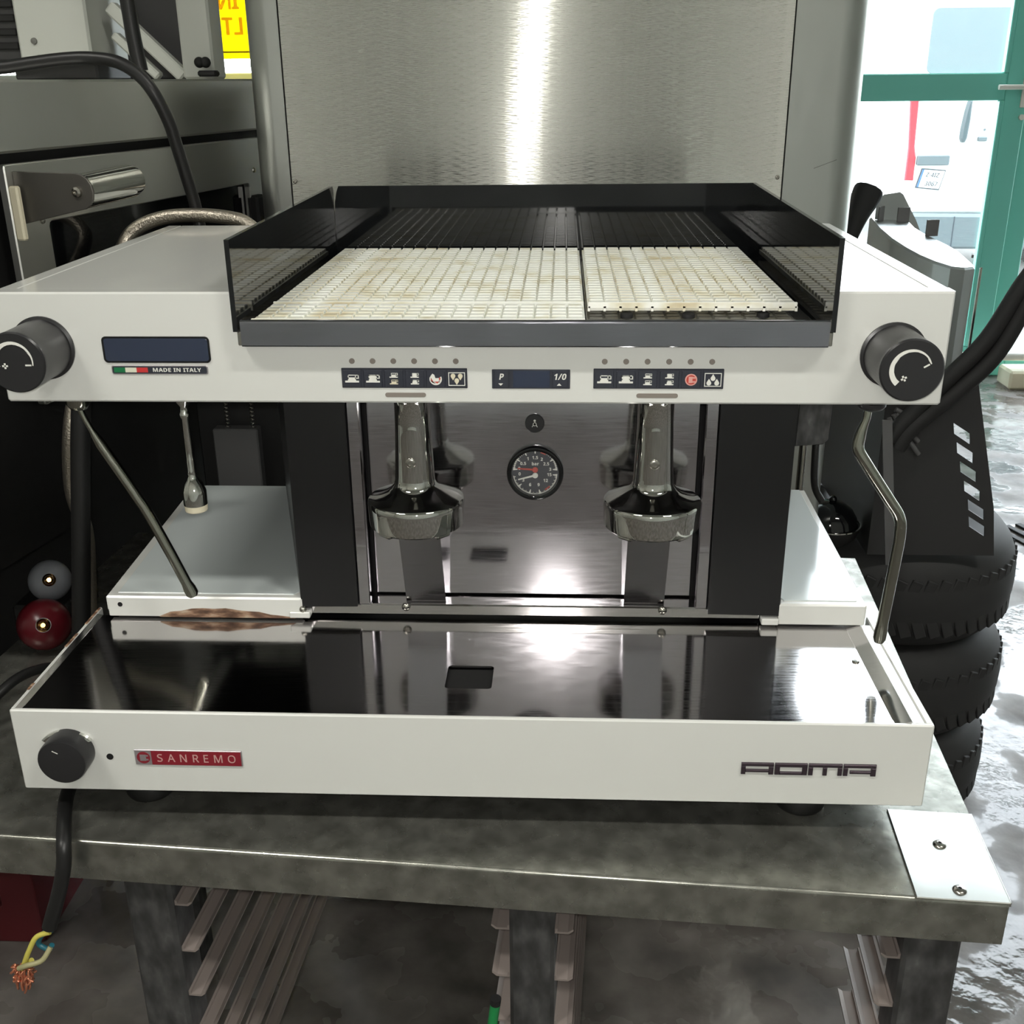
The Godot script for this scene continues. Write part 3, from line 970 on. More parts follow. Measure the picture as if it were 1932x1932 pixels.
	for e in [[-0.338, 0.045], [0.338, 0.045], [-0.338, -0.40], [0.338, -0.40]]:
		b = new_mb(Vector3(e[0], 0, e[1]))
		b.lathe(M.soot_black, [Vector2(0.0, 0.0), Vector2(0.024, 0.0), Vector2(0.026, 0.004), Vector2(0.024, 0.018), Vector2(0.018, 0.024), Vector2(0.016, 0.05)], Transform3D(), 28)
		part(o, "foot", b)


func emblem(b: MB) -> void:
	var g: StandardMaterial3D = M.emblem_grey
	var y1 := -0.3216
	var y0 := -0.3342
	var h := y1 - y0
	var x := 0.2645
	var w := 0.0305
	var boxes := []
	boxes += [[x, y1 - 0.0036, x + w, y1], [x, y0, x + 0.0042, y1 - 0.0036], [x + w - 0.0045, y0, x + w, y1 - 0.0036], [x + 0.0042, y0 + 0.0024, x + w - 0.0045, y0 + 0.0052]]
	x += w + 0.0012
	boxes += [[x, y1 - 0.0040, x + w, y1], [x, y0, x + 0.0048, y1 - 0.003], [x + w - 0.0048, y0, x + w, y1 - 0.003], [x + 0.0048, y0, x + w - 0.0048, y0 + 0.0030]]
	x += w + 0.0012
	boxes += [[x, y1 - 0.0036, x + w + 0.001, y1], [x, y0, x + 0.0042, y1 - 0.0036], [x + w / 2 - 0.0018, y0, x + w / 2 + 0.0022, y1 - 0.0036], [x + w - 0.0030, y0, x + w + 0.001, y1 - 0.0036]]
	x += w + 0.0022
	boxes += [[x, y1 - 0.0036, x + w, y1], [x, y0, x + 0.0042, y1 - 0.0036], [x + w - 0.0048, y0, x + w, y1 - 0.0036], [x + 0.0062, y0 + 0.0024, x + w - 0.0048, y0 + 0.0054]]
	for e in boxes:
		b.prism(g, rect(e[0], e[1], e[2], e[3]), 0.1045, 0.1072, Transform3D(), 0.0005)


func control_knob(o: Node3D, at: Vector3, r: float, long: float, turn: float) -> void:
	var b := new_mb(at)
	var fz := Transform3D(Basis(Vector3.RIGHT, PI / 2), Vector3.ZERO)
	b.lathe(M.knob_black, [Vector2(r + 0.0025, 0), Vector2(r + 0.0025, 0.002), Vector2(r, 0.003), Vector2(r - 0.0002, long - 0.006), Vector2(r + 0.0002, long - 0.005), Vector2(r + 0.0002, long - 0.0015), Vector2(r - 0.0012, long), Vector2(0, long)], fz, 48)
	var k := part(o, "steam_knob", b)
	b = new_mb(at)
	var tz := Transform3D(Basis(Vector3.BACK, deg_to_rad(turn)), Vector3.ZERO)
	b.prism(M.print_white, arc(-0.001, 0.001, 0.0182, 200, -12, 0.0050, 0.0009, 30), long, long + 0.0003, tz)
	b.prism(M.print_white, rect(0.0095, -0.0030, 0.0150, -0.0016), long, long + 0.0003, tz)
	b.prism(M.print_white, rect(-0.0116, -0.0038, -0.0064, -0.0022), long, long + 0.0003, tz)
	b.prism(M.print_white, rect(-0.0098, -0.0056, -0.0082, -0.0004), long, long + 0.0003, tz)
	part(k, "dial_print", b)


func cup_icon(b: MB, m: Material, at: Vector2, s: float, fill: float, z: float) -> void:
	var P := func(x0, y0, x1, y1): b.prism(m, moved(rect(x0, y0, x1, y1), at, s), z, z + 0.0004)
	P.call(-0.5, 0.0, 0.5, 0.13)
	P.call(-0.30, 0.13, 0.29, 0.13 + 0.44 * fill)
	P.call(-0.30, 0.13, -0.24, 0.57)
	P.call(0.23, 0.13, 0.29, 0.57)
	P.call(-0.30, 0.51, 0.50, 0.57)
	P.call(0.43, 0.30, 0.50, 0.57)
	P.call(0.29, 0.28, 0.50, 0.34)


func drop(at: Vector2, s: float, up := true) -> PackedVector2Array:
	var p := PackedVector2Array()
	for i in 17:
		var a := deg_to_rad(150.0 + 240.0 * i / 16.0)
		p.append(Vector2(cos(a), sin(a)))
	p.append(Vector2(0, 1.9))
	for i in p.size():
		p[i] = at + Vector2(p[i].x, (p[i].y - 0.35) * (1.0 if up else -1.0)) * s
	return p


func keypads(o: Node3D, A: Vector3) -> void:
	for k in 2:
		var x0: float = [-0.1152, 0.1201][k]
		var x1: float = [0.0028, 0.2400][k]
		var b := new_mb(A)
		b.prism(M.keypad, rrect(x0, 0.0150, x1, 0.0340, 0.0006, 2), 0.0, 0.0010, Transform3D(), 0.0003)
		var pad := part(o, "keypad", b, "dark strip of six coffee buttons")
		var step := (x1 - x0) / 6.0
		for i in 6:
			var c := Vector2(x0 + step * (i + 0.5), 0.0240)
			b = new_mb(A)
			b.prism(M.keypad, rrect(c.x - 0.0088, 0.0160, c.x + 0.0088, 0.0322, 0.0008, 2), 0.0008, 0.0018, Transform3D(), 0.0005)
			if i < 2:
				cup_icon(b, M.print_white, c + Vector2(0, -0.0035), 0.0130, 0.55 if i == 0 else 0.95, 0.0017)
			elif i < 4:
				for y in [0.0012, -0.0052]:
					cup_icon(b, M.print_cream if y < 0 and k == 0 and i == 2 else M.print_white, c + Vector2(0, y), 0.0078, 0.55 if i == 2 else 0.95, 0.0017)
			elif i == 4:
				if k == 0:
					b.prism(M.print_red, arc(c.x, c.y, 0.0054, -185, 20, 0.0048, 0.0048, 24), 0.0017, 0.0021)
					b.prism(M.print_white, arc(c.x, c.y, 0.0058, -200, 25, 0.0012, 0.0012, 24), 0.0017, 0.0022)
					b.prism(M.print_white, PackedVector2Array([c + Vector2(-0.0050, 0.0025), c + Vector2(-0.0030, 0.0052), c + Vector2(-0.0012, 0.0040), c + Vector2(-0.0002, 0.0008), c + Vector2(0.0030, 0.0010), c + Vector2(0.0030, -0.0022), c + Vector2(-0.0022, -0.0026)]), 0.0018, 0.0023)
				else:
					b.prism(M.print_pink, disc(c.x, c.y, 0.0056, 28), 0.0017, 0.0020)
					b.prism(M.print_red, disc(c.x, c.y, 0.0044, 28), 0.0019, 0.0022)
					b.prism(M.print_pink, rect(c.x - 0.0024, c.y - 0.0030, c.x + 0.0012, c.y + 0.0030), 0.0021, 0.0024)
					b.prism(M.print_pink, rect(c.x + 0.0011, c.y + 0.0012, c.x + 0.0040, c.y + 0.0026), 0.0021, 0.0024)
					b.prism(M.print_pink, rect(c.x + 0.0011, c.y - 0.0026, c.x + 0.0040, c.y - 0.0012), 0.0021, 0.0024)
			else:
				for e in [[-0.0078, -0.0064, -0.0071, 0.0064], [0.0071, -0.0064, 0.0078, 0.0064], [-0.0071, 0.0057, 0.0071, 0.0064], [-0.0071, -0.0064, 0.0071, -0.0057]]:
					b.prism(M.print_white, rect(c.x + e[0], c.y + e[1], c.x + e[2], c.y + e[3]), 0.0017, 0.0021)
				if k == 0:
					for e in [[-0.0034, 0.0022], [0.0034, 0.0022], [0.0, -0.0022]]:
						b.prism(M.print_cream, drop(c + Vector2(e[0], e[1]), 0.0022, false), 0.0017, 0.0021)
				else:
					for e in [[0.0, 0.0020], [-0.0036, -0.0024], [0.0036, -0.0024]]:
						b.prism(M.print_white, drop(c + Vector2(e[0], e[1]), 0.0022, true), 0.0017, 0.0021)
			part(pad, "button", b)
	var b := new_mb(A)
	b.prism(M.keypad, rrect(0.0258, 0.0147, 0.0985, 0.0330, 0.0006, 2), 0.0, 0.0010, Transform3D(), 0.0003)
	b.prism(M.screen_blue, rect(0.0455, 0.0160, 0.0795, 0.0318), 0.0009, 0.0014)
	var panel := part(o, "control_panel", b, "small dark panel between the two button strips")
	for k in 2:
		var c: Vector2 = [Vector2(0.0348, 0.0245), Vector2(0.0892, 0.0245)][k]
		b = new_mb(A)
		b.prism(M.keypad, rrect(c.x - 0.0070, 0.0160, c.x + 0.0070, 0.0318, 0.0008, 2), 0.0008, 0.0018, Transform3D(), 0.0005)
		var t := PackedVector2Array([Vector2(-0.0022, 0.0010), Vector2(0.0022, 0.0010), Vector2(0, -0.0012)])
		if k == 1:
			t = PackedVector2Array([Vector2(-0.0022, -0.0010), Vector2(0.0022, -0.0010), Vector2(0, 0.0012)])
		b.prism(M.print_white, moved(t, c + Vector2(-0.0008, -0.0055)), 0.0017, 0.0021)
		part(panel, "button", b)
		lettering(panel, "lettering", ["P", "1/0"][k], 0.0056, M.print_white, Transform3D(Basis(Vector3(1, 0, 0), Vector3(0.18, 1, 0), Vector3(0, 0, 1)), A + Vector3(c.x, c.y + 0.0018, 0.0019)))


func group_head(o: Node3D, at: Vector3) -> void:
	var b := new_mb(at)
	var prof := [Vector2(0, -0.143), Vector2(0.036, -0.143), Vector2(0.042, -0.1455), Vector2(0.0465, -0.1465), Vector2(0.0488, -0.1445), Vector2(0.0494, -0.1400), Vector2(0.0500, -0.1240), Vector2(0.0500, -0.1205), Vector2(0.0492, -0.1180), Vector2(0.0478, -0.1168), Vector2(0.0430, -0.1148), Vector2(0.0360, -0.1115), Vector2(0.0290, -0.1080), Vector2(0.0245, -0.1052), Vector2(0.0218, -0.1020), Vector2(0.0207, -0.0980), Vector2(0.0203, -0.0920), Vector2(0.0196, -0.0780), Vector2(0.0188, -0.0600), Vector2(0.0180, -0.0380), Vector2(0.0180, -0.0150), Vector2(0.0195, -0.0125), Vector2(0.0205, -0.0080), Vector2(0.0205, 0.0020)]
	b.lathe(M.chrome, prof, Transform3D(), 72)
	# bayonet ears
	for a in [-0.7, 0.75, 2.4, 3.9]:
		b.box(M.chrome, Vector3(-0.009, -0.1495, 0.036), Vector3(0.009, -0.1440, 0.0470), 0.002, Transform3D(Basis(Vector3.UP, a), Vector3.ZERO))
	var h := part(o, "group_head", b, "chrome brewing group with a wide flared collar")
	# raised tongue with a screw on the neck
	b = new_mb(at)
	var n := 12
	for i in n:
		for k in 10:
			var p := []
			var q := []
			for e in [[i, k], [i + 1, k], [i + 1, k + 1], [i, k + 1]]:
				var a: float = lerpf(-0.62, 0.62, float(e[0]) / n)
				var topy := -0.040 - 0.010 * (1.0 - sqrt(maxf(0.0, 1.0 - pow(a / 0.63, 2.0))))
				var y: float = lerpf(-0.0955, topy, e[1] / 10.0)
				var rr: float = 0.0212 if e[0] > 0 and e[0] < n and e[1] < 10 else 0.0185
				p.append(Vector3(sin(a) * rr, y, cos(a) * rr))
				q.append(Vector3(sin(a), 0, cos(a)))
			b.tri(M.chrome, [p[0], p[1], p[2]], [q[0], q[1], q[2]], [Vector2.ZERO, Vector2.RIGHT, Vector2.ONE])
			b.tri(M.chrome, [p[0], p[2], p[3]], [q[0], q[2], q[3]], [Vector2.ZERO, Vector2.ONE, Vector2.UP])
	part(h, "tongue", b)
	b = new_mb(at + Vector3(-0.001, -0.0735, 0.0205))
	var fx := Transform3D(Basis(Vector3.RIGHT, PI / 2), Vector3.ZERO)
	b.lathe(M.screw_steel, [Vector2(0.0052, 0), Vector2(0.0052, 0.0016), Vector2(0.0042, 0.0024), Vector2(0.0024, 0.0024), Vector2(0.0022, 0.0012), Vector2(0, 0.0012)], fx, 24)
	part(h, "screw", b)


func gauge(o: Node3D, A: Vector3) -> void:
	var c := A + Vector3(0.0629, -0.1124, -0.125)
	var R := 0.0307
	var fx := Transform3D(Basis(Vector3.RIGHT, PI / 2), Vector3.ZERO)
	var b := new_mb(c)
	b.lathe(M.black_gloss, [Vector2(R, 0), Vector2(R, 0.006), Vector2(R * 0.97, 0.0082), Vector2(R * 0.90, 0.0088), Vector2(R * 0.84, 0.0080), Vector2(R * 0.82, 0.0045)], fx, 64)
	var g := part(o, "pressure_gauge", b, "round black pressure gauge with two needles")
	b = new_mb(c)
	b.lathe(M.keypad, [Vector2(R * 0.83, 0.0040), Vector2(0, 0.0040)], fx, 48)
	part(g, "dial", b)
	b = new_mb(c)
	var z := 0.0040
	b.prism(M.print_white, arc(0, 0.10 * R, 0.76 * R, 176, 152, 0.03 * R, 0.03 * R), z, z + 0.0003)
	b.prism(M.print_white, arc(0, 0.10 * R, 0.76 * R, 30, 2, 0.03 * R, 0.03 * R), z, z + 0.0003)
	b.prism(M.print_white, arc(0, -0.02 * R, 0.78 * R, 187, 353, 0.03 * R, 0.03 * R), z, z + 0.0003)
	b.prism(M.print_red, arc(0, 0.10 * R, 0.74 * R, 74, 58, 0.07 * R, 0.07 * R), z, z + 0.0003)
	b.prism(M.print_red, arc(0, -0.02 * R, 0.72 * R, 318, 300, 0.05 * R, 0.05 * R), z, z + 0.0003)
	for i in 31:
		if i % 5 != 0:
			var a := deg_to_rad(178.0 - 176.0 * i / 30.0)
			b.prism(M.print_white, PackedVector2Array([Vector2(-0.01, 0.70), Vector2(0.01, 0.70), Vector2(0.01, 0.78), Vector2(-0.01, 0.78)]), z, z + 0.0003, Transform3D(Basis(Vector3.BACK, a - PI / 2).scaled(Vector3(R, R, 1)), Vector3(0, 0.10 * R, 0)))
	for i in 16:
		var a := deg_to_rad(190.0 + 160.0 * i / 15.0)
		b.prism(M.print_white, PackedVector2Array([Vector2(-0.012, 0.70), Vector2(0.012, 0.70), Vector2(0.012, 0.78), Vector2(-0.012, 0.78)]), z, z + 0.0003, Transform3D(Basis(Vector3.BACK, a - PI / 2).scaled(Vector3(R, R, 1)), Vector3(0, -0.02 * R, 0)))
	for e in [[177, 0.10], [148, 0.10], [119, 0.10], [90, 0.10], [33, 0.10], [3, 0.10], [-4, -0.02], [-58, -0.02], [-77, -0.02], [-105, -0.02], [-141, -0.02]]:
		if e[0] == -58:
			continue
		b.prism(M.print_white, PackedVector2Array([Vector2(-0.012, 0.62), Vector2(0.012, 0.62), Vector2(0.042, 0.78), Vector2(-0.042, 0.78)]), z, z + 0.0004, Transform3D(Basis(Vector3.BACK, deg_to_rad(e[0]) - PI / 2).scaled(Vector3(R, R, 1)), Vector3(0, e[1] * R, 0)))
	part(g, "scale_marks", b)
	for e in [["0", -0.56, 0.17], ["0.5", -0.42, 0.35], ["1", -0.25, 0.53], ["1.5", 0.0, 0.57], ["2", 0.23, 0.51], ["2.5", 0.39, 0.34], ["3", 0.53, 0.14], ["15", 0.50, -0.06], ["12", 0.37, -0.28], ["9", 0.12, -0.44], ["6", -0.18, -0.44], ["3", -0.42, -0.27], ["0", -0.55, -0.04]]:
		lettering(g, "number", e[0], 0.0028, M.print_white, Transform3D(Basis(), c + Vector3(e[1] * R, e[2] * R, z + 0.0002)))
	lettering(g, "lettering", "bar", 0.0018, M.print_white, Transform3D(Basis(), c + Vector3(0, 0.34 * R, z + 0.0002)))
	for e in [[M.print_red, 0.13, 176.0, "red needle"], [M.print_white, -0.08, 195.0, "white needle"]]:
		b = new_mb(c + Vector3(0, e[1] * R, z + 0.0006))
		b.lathe(e[0], [Vector2(0.10 * R, 0), Vector2(0.10 * R, 0.0012), Vector2(0.07 * R, 0.0016), Vector2(0, 0.0016)], fx, 24)
		b.prism(e[0], PackedVector2Array([Vector2(-0.035, 0.0), Vector2(0.035, 0.0), Vector2(0.022, 0.62), Vector2(-0.022, 0.62)]), 0.0, 0.0008, Transform3D(Basis(Vector3.BACK, deg_to_rad(e[2]) - PI / 2).scaled(Vector3(R, R, 1)), Vector3.ZERO))
		part(g, "needle", b, e[3])
	b = new_mb(c)
	b.lathe(M.clear_lens, [Vector2(R * 0.84, 0.0072), Vector2(0, 0.0076)], fx, 40)
	part(g, "lens", b)
	# round button above the gauge
	b = new_mb(A + Vector3(0.0624, -0.0573, -0.125))
	b.lathe(M.knob_black, [Vector2(0.0104, 0), Vector2(0.0104, 0.0014), Vector2(0.0098, 0.0020), Vector2(0, 0.0022)], fx, 32)
	b.prism(M.print_white, disc(0, 0.0032, 0.0012, 14), 0.002, 0.0026)
	b.prism(M.print_white, PackedVector2Array([Vector2(-0.0005, 0.0026), Vector2(0.0005, 0.0026), Vector2(0.0006, 0.0006), Vector2(-0.0006, 0.0006)]), 0.002, 0.0026)
	b.prism(M.print_white, holed(disc(0, -0.0008, 0.0020, 18), disc(0, -0.0008, 0.0014, 18)), 0.002, 0.0026)
	for s in [-1.0, 1.0]:
		b.prism(M.print_white, PackedVector2Array([Vector2(0.0013 * s, -0.0016), Vector2(0.0017 * s, -0.0014), Vector2(0.0031 * s, -0.0038), Vector2(0.0026 * s, -0.0040)]), 0.002, 0.0026)
	part(o, "round_badge", b, "small round black badge above the gauge")


# a moulded white grid: ribs both ways on little feet
func grid_mat(called: String, label: String, x0: float, x1: float, z0: float, z1: float, y: float, nx: int, nz: int) -> void:
	var o := thing(called, label, "mat", Vector3((x0 + x1) / 2, y, (z0 + z1) / 2), 0.0, "white grid mats in the cup tray")
	var b := new_mb()
	var hx := (x1 - x0) / 2
	var hz := (z1 - z0) / 2
	for i in nx:
		var xa := -hx + 2 * hx * i / nx
		var xb := -hx + 2 * hx * (i + 1) / nx
		for k in nz:
			var za := -hz + 2 * hz * k / nz
			var zb := -hz + 2 * hz * (k + 1) / nz
			b.box(M.mat_plastic, Vector3(xa + 0.0009, 0.0010, za + 0.0023), Vector3(xb - 0.0009, 0.0095, zb - 0.0023), 0.0007)
	for i in nx + 1:
		var x := -hx + 2 * hx * i / nx
		b.box(M.mat_plastic, Vector3(x - 0.0012, 0.0010, -hz), Vector3(x + 0.0012, 0.0058, hz))
	b.box(M.mat_plastic, Vector3(-hx - 0.001, 0.0035, hz - 0.0025), Vector3(hx + 0.001, 0.0098, hz), 0.0006)
	part(o, "grid", b)
	b = new_mb()
	for i in 4:
		for k in 3:
			b.box(M.mat_plastic, Vector3(lerpf(-hx, hx, (i + 0.5) / 4) - 0.003, 0.0, lerpf(-hz, hz, (k + 0.5) / 3) - 0.003), Vector3(lerpf(-hx, hx, (i + 0.5) / 4) + 0.003, 0.004, lerpf(-hz, hz, (k + 0.5) / 3) + 0.003))
	part(o, "mat_feet", b)


func cup_mats() -> void:
	var y := UP + 0.0682
	grid_mat("cup_mat", "large white grid mat at the rear left of the cup tray", -0.194, 0.1105, -0.447, -0.0775, y + 0.003, 20, 26)
	grid_mat("cup_mat", "narrow white grid mat along the tray lip at the front left", -0.194, 0.1105, -0.0705, 0.0045, y + 0.003, 20, 5)
	grid_mat("cup_mat", "white grid mat at the rear right, its right end short of the rail", 0.1165, 0.316, -0.447, -0.0715, y + 0.0035, 13, 26)


# ------------------------------------------------------------------ the steel cabinet behind
func rear_cabinet() -> void:
	var o := thing("steel_cabinet", "tall stainless steel cabinet with rounded corners standing behind the machine", "cabinet", Vector3(0.083, 0, -0.77), 0.034)
	var H := 2.25
	var b := new_mb()
	var nx := 48
	var ny := 40
	# front sheet, faintly dished and dented about a third of the way across
	var dz := func(x: float, y: float) -> float:
		var d := 0.0
		d += 0.07 * clampf(y - 1.464, 0.0, 0.22) * (x + 0.058) * exp(-pow((x + 0.058) / 0.22, 2.0))
		d -= 0.0004 * exp(-(pow((x + 0.058) / 0.012, 2.0) + pow((y - 1.462) / 0.012, 2.0)))
		return d
	for i in nx:
		for k in ny:
			var p := []
			var q := []
			var u := []
			for e in [[i, k], [i + 1, k], [i + 1, k + 1], [i, k + 1]]:
				var x := lerpf(-0.4145, 0.3455, float(e[0]) / nx)
				var y := lerpf(0.1, H, float(e[1]) / ny)
				var z: float = dz.call(x, y)
				p.append(Vector3(x, y, z))
				q.append(Vector3(-(dz.call(x + 0.001, y) - dz.call(x - 0.001, y)) / 0.002, -(dz.call(x, y + 0.001) - dz.call(x, y - 0.001)) / 0.002, 1).normalized())
				u.append(Vector2(x, y))
			b.tri(M.cabinet_steel, [p[0], p[1], p[2]], [q[0], q[1], q[2]], [u[0], u[1], u[2]])
			b.tri(M.cabinet_steel, [p[0], p[2], p[3]], [q[0], q[2], q[3]], [u[0], u[2], u[3]])
	b.box(M.cabinet_side_steel, Vector3(-0.414, 0.1, -0.02), Vector3(0.345, H, -0.004))
	part(o, "front_panel", b, "brushed steel front sheet")
	# rounded corner columns
	for s in [-1, 1]:
		b = new_mb()
		var line := []
		var xe: float = -0.4695 if s < 0 else 0.4665
		var xs: float = -0.4165 if s < 0 else 0.3475
		var rad := 0.035 if s < 0 else 0.05
		line.append([Vector2(xs, 0.0015), Vector2(0, 1)])
		for i in 13:
			var a := PI / 2 * i / 12.0
			line.append([Vector2(xe - s * rad + s * sin(a) * rad, 0.0015 - rad + cos(a) * rad), Vector2(s * sin(a), cos(a))])
		line.append([Vector2(xe, -0.62), Vector2(s, 0)])
		for i in line.size() - 1:
			var a0: Vector2 = line[i][0]
			var a1: Vector2 = line[i + 1][0]
			var n0 := Vector3(line[i][1].x, 0, line[i][1].y)
			var n1 := Vector3(line[i + 1][1].x, 0, line[i + 1][1].y)
			var p := [Vector3(a0.x, 0.1, a0.y), Vector3(a1.x, 0.1, a1.y), Vector3(a1.x, H, a1.y), Vector3(a0.x, H, a0.y)]
			b.tri(M.cabinet_side_steel, [p[0], p[1], p[2]], [n0, n1, n1], [Vector2(0, 0), Vector2(1, 0), Vector2(1, 1)])
			b.tri(M.cabinet_side_steel, [p[0], p[2], p[3]], [n0, n1, n0], [Vector2(0, 0), Vector2(1, 1), Vector2(0, 1)])
		b.box(M.cabinet_side_steel, Vector3(minf(xs, xs + s * 0.004), 0.1, -0.02), Vector3(maxf(xs, xs + s * 0.004), H, 0.0012))
		part(o, "side_panel", b)
		b = new_mb()
		b.box(M.dark_void, Vector3(minf(xs - s * 0.004, xs + s * 0.001), 0.1, -0.02), Vector3(maxf(xs - s * 0.004, xs + s * 0.001), H, -0.0022))
		part(o, "seam", b)
		b = new_mb(Vector3(-0.4095 if s < 0 else 0.3385, UP + 0.139, 0.0))
		b.lathe(M.screw_steel, [Vector2(0.0036, 0), Vector2(0.0030, 0.0016), Vector2(0.0012, 0.0022), Vector2(0, 0.0016)], Transform3D(Basis(Vector3.RIGHT, PI / 2), Vector3.ZERO), 18)
		part(o, "rivet", b)
	b = new_mb()
	b.box(M.cabinet_side_steel, Vector3(-0.4665, H - 0.002, -0.62), Vector3(0.4665, H + 0.01, 0.0))
	b.box(M.cabinet_side_steel, Vector3(-0.46, 0.1, -0.625), Vector3(0.46, H, -0.615))
	b.box(M.dark_void, Vector3(-0.44, 0.0, -0.60), Vector3(0.44, 0.11, -0.03))
	part(o, "carcass", b)
	# dents and scuffs stay in the sheet; a bright scratch low on the right side panel
	b = new_mb()
	b.box(M.mid_grey_paint, Vector3(-0.018, -0.0004, 0.0010), Vector3(0.018, 0.0004, 0.0019), 0.0, Transform3D(Basis(Vector3.BACK, 0.35), Vector3(0.410, UP + 0.158, 0.0)))
	part(o, "scratch", b)


# ------------------------------------------------------------------ left: oven and what stands on it
func left_side() -> void:
	var o := thing("oven", "stainless steel oven with a round bar handle, left of the cabinet", "oven", Vector3(-0.538, 0, -0.454), 1.3678)
	var Y := UP + 0.153
	var b := new_mb()
	b.box(M.oven_steel, Vector3(-0.32, Y + 0.054, -0.62), Vector3(0.60, Y + 0.135, 0.0), 0.003)
	part(o, "top_ledge", b)
	b = new_mb()
	b.box(M.soot_black, Vector3(-0.31, Y - 0.44, -0.61), Vector3(0.59, Y + 0.054, -0.03))
	b.box(M.soot_black, Vector3(-0.31, 0.74, -0.61), Vector3(0.59, Y - 0.44, -0.19), 0.004)
	part(o, "body", b)
	b = new_mb()
	for e in [[-0.31, -0.61], [-0.31, -0.24], [0.54, -0.61], [0.54, -0.24]]:
		b.box(M.soot_black, Vector3(e[0], 0, e[1]), Vector3(e[0] + 0.05, 0.74, e[1] + 0.05), 0.003)
	part(o, "stand", b)
	b = new_mb()
	var win := rrect(-0.070, Y - 0.235, 0.47, Y - 0.030, 0.006, 2)
	b.prism(M.oven_steel, holed(rrect(-0.137, Y - 0.25, 0.575, Y + 0.0420, 0.004, 2), win), -0.010, 0.0, Transform3D(), 0.0015)
	var door := part(o, "door", b)
	b = new_mb()
	b.box(M.oven_glass, Vector3(-0.069, Y - 0.235, -0.022), Vector3(0.469, Y - 0.031, -0.012))
	part(door, "door_glass", b)
	b = new_mb()
	var bar := [Vector3(-0.121, Y + 0.0115, 0.085), Vector3(-0.116, Y + 0.0115, 0.085), Vector3(-0.016, Y + 0.015, 0.085), Vector3(-0.008, Y + 0.0153, 0.085)]
	b.tube(M.chrome, bar, [0.0185, 0.0198, 0.0198, 0.0180], 32)
	var arm := PackedVector2Array([Vector2(0, -0.028), Vector2(0.085, -0.0095)])
	for i in 9:
		var a := -PI / 2 + PI * i / 8.0
		arm.append(Vector2(0.085 + cos(a) * 0.021, 0.0115 + sin(a) * 0.021))
	arm.append(Vector2(0, 0.034))
	b.prism(M.bracket_steel, arm, 0.1215, 0.1245, Transform3D(Basis(Vector3(0, 0, 1), Vector3(0, 1, 0), Vector3(-1, 0, 0)), Vector3(0, Y, 0)), 0.0006)
	part(door, "door_handle", b, "polished round bar handle on a bracket")
	b = new_mb()
	b.lathe(M.screw_steel, [Vector2(0.0065, 0), Vector2(0.0058, 0.003), Vector2(0.003, 0.0042), Vector2(0.0028, 0.002), Vector2(0, 0.002)], Transform3D(Basis(Vector3.BACK, PI / 2), Vector3(-0.1245, Y + 0.0115, 0.085)), 20)
	part(door, "screw", b)
	b = new_mb()
	b.box(M.print_cream, Vector3(-0.1365, Y - 0.045, 0.0), Vector3(-0.128, Y + 0.018, 0.012), 0.002)
	part(door, "clip", b)
	for e in [[-0.0834, -0.0274], [0.49, -0.01]]:
		b = new_mb()
		b.lathe(M.screw_steel, [Vector2(0.0045, 0), Vector2(0.0035, 0.0022), Vector2(0, 0.003)], Transform3D(Basis(Vector3.RIGHT, PI / 2), Vector3(e[0], Y + e[1], 0.0)), 16)
		part(door, "screw", b)
	b = new_mb()
	b.box(M.soot_black, Vector3(0.47, Y - 0.235, -0.01), Vector3(0.50, Y - 0.05, 0.012), 0.004)
	part(o, "hinge_post", b)

	# pale appliance on the oven
	var y0 := UP + 0.2885
	o = thing("slicing_appliance", "pale grey casing with dark side vents standing on the oven", "appliance", Vector3(-0.80, y0, -1.14))
	b = new_mb()
	b.box(M.pale_grey_paint, Vector3(-0.046, 0.031, -0.16), Vector3(0.08, 0.45, 0.14), 0.004)
	part(o, "casing", b)
	b = new_mb()
	b.box(M.dark_grey_paint, Vector3(-0.10, 0.031, -0.16), Vector3(-0.047, 0.45, 0.125), 0.004)
	part(o, "vent_panel", b)
	for k in 9:
		b = new_mb()
		b.box(M.soot_black, Vector3(-0.098, 0.05 + 0.022 * k, 0.122), Vector3(-0.05, 0.062 + 0.022 * k, 0.130), 0.002)
		part(o, "vent_slat", b)
	for e in [[-0.017, 0.063], [-0.012, 0.036]]:
		b = new_mb()
		b.lathe(M.mid_grey_paint, [Vector2(0.0055, 0), Vector2(0.005, 0.003), Vector2(0, 0.004)], Transform3D(Basis(Vector3.RIGHT, PI / 2), Vector3(e[0], e[1], 0.14)), 18)
		part(o, "screw", b)
	b = new_mb()
	b.box(M.dark_grey_paint, Vector3(-0.08, 0, -0.14), Vector3(0.07, 0.032, 0.10), 0.004)
	part(o, "foot_plate", b)

	o = thing("folding_stand", "grey stand with slanting arms and an upright between the pale casing and the yellow banner", "stand", Vector3(-0.60, y0, -1.06))
	b = new_mb()
	b.box(M.dark_grey_paint, Vector3(-0.100, 0, -0.08), Vector3(0.022, 0.5, -0.05), 0.003)
	part(o, "back_plate", b)
	for e in [[0.0, 0.022, 0.165], [-0.045, 0.014, 0.10]]:
		b = new_mb()
		b.box(M.pale_grey_paint, Vector3(-e[1] / 2, 0, -0.012), Vector3(e[1] / 2, e[2], 0.012), 0.003, Transform3D(Basis(Vector3.BACK, 0.80), Vector3(0.018 + e[0], 0.004, 0.0)))
		part(o, "slanting_arm", b)
	b = new_mb()
	b.box(M.pale_grey_paint, Vector3(0.022, 0, -0.05), Vector3(0.078, 0.5, 0.02), 0.004)
	part(o, "upright", b)
	b = new_mb()
	b.box(M.rubber, Vector3(0.055, 0.004, 0.021), Vector3(0.088, 0.014, 0.045), 0.003)
	b.ball(M.rubber, Vector3(0.058, 0.027, 0.036), 0.009)
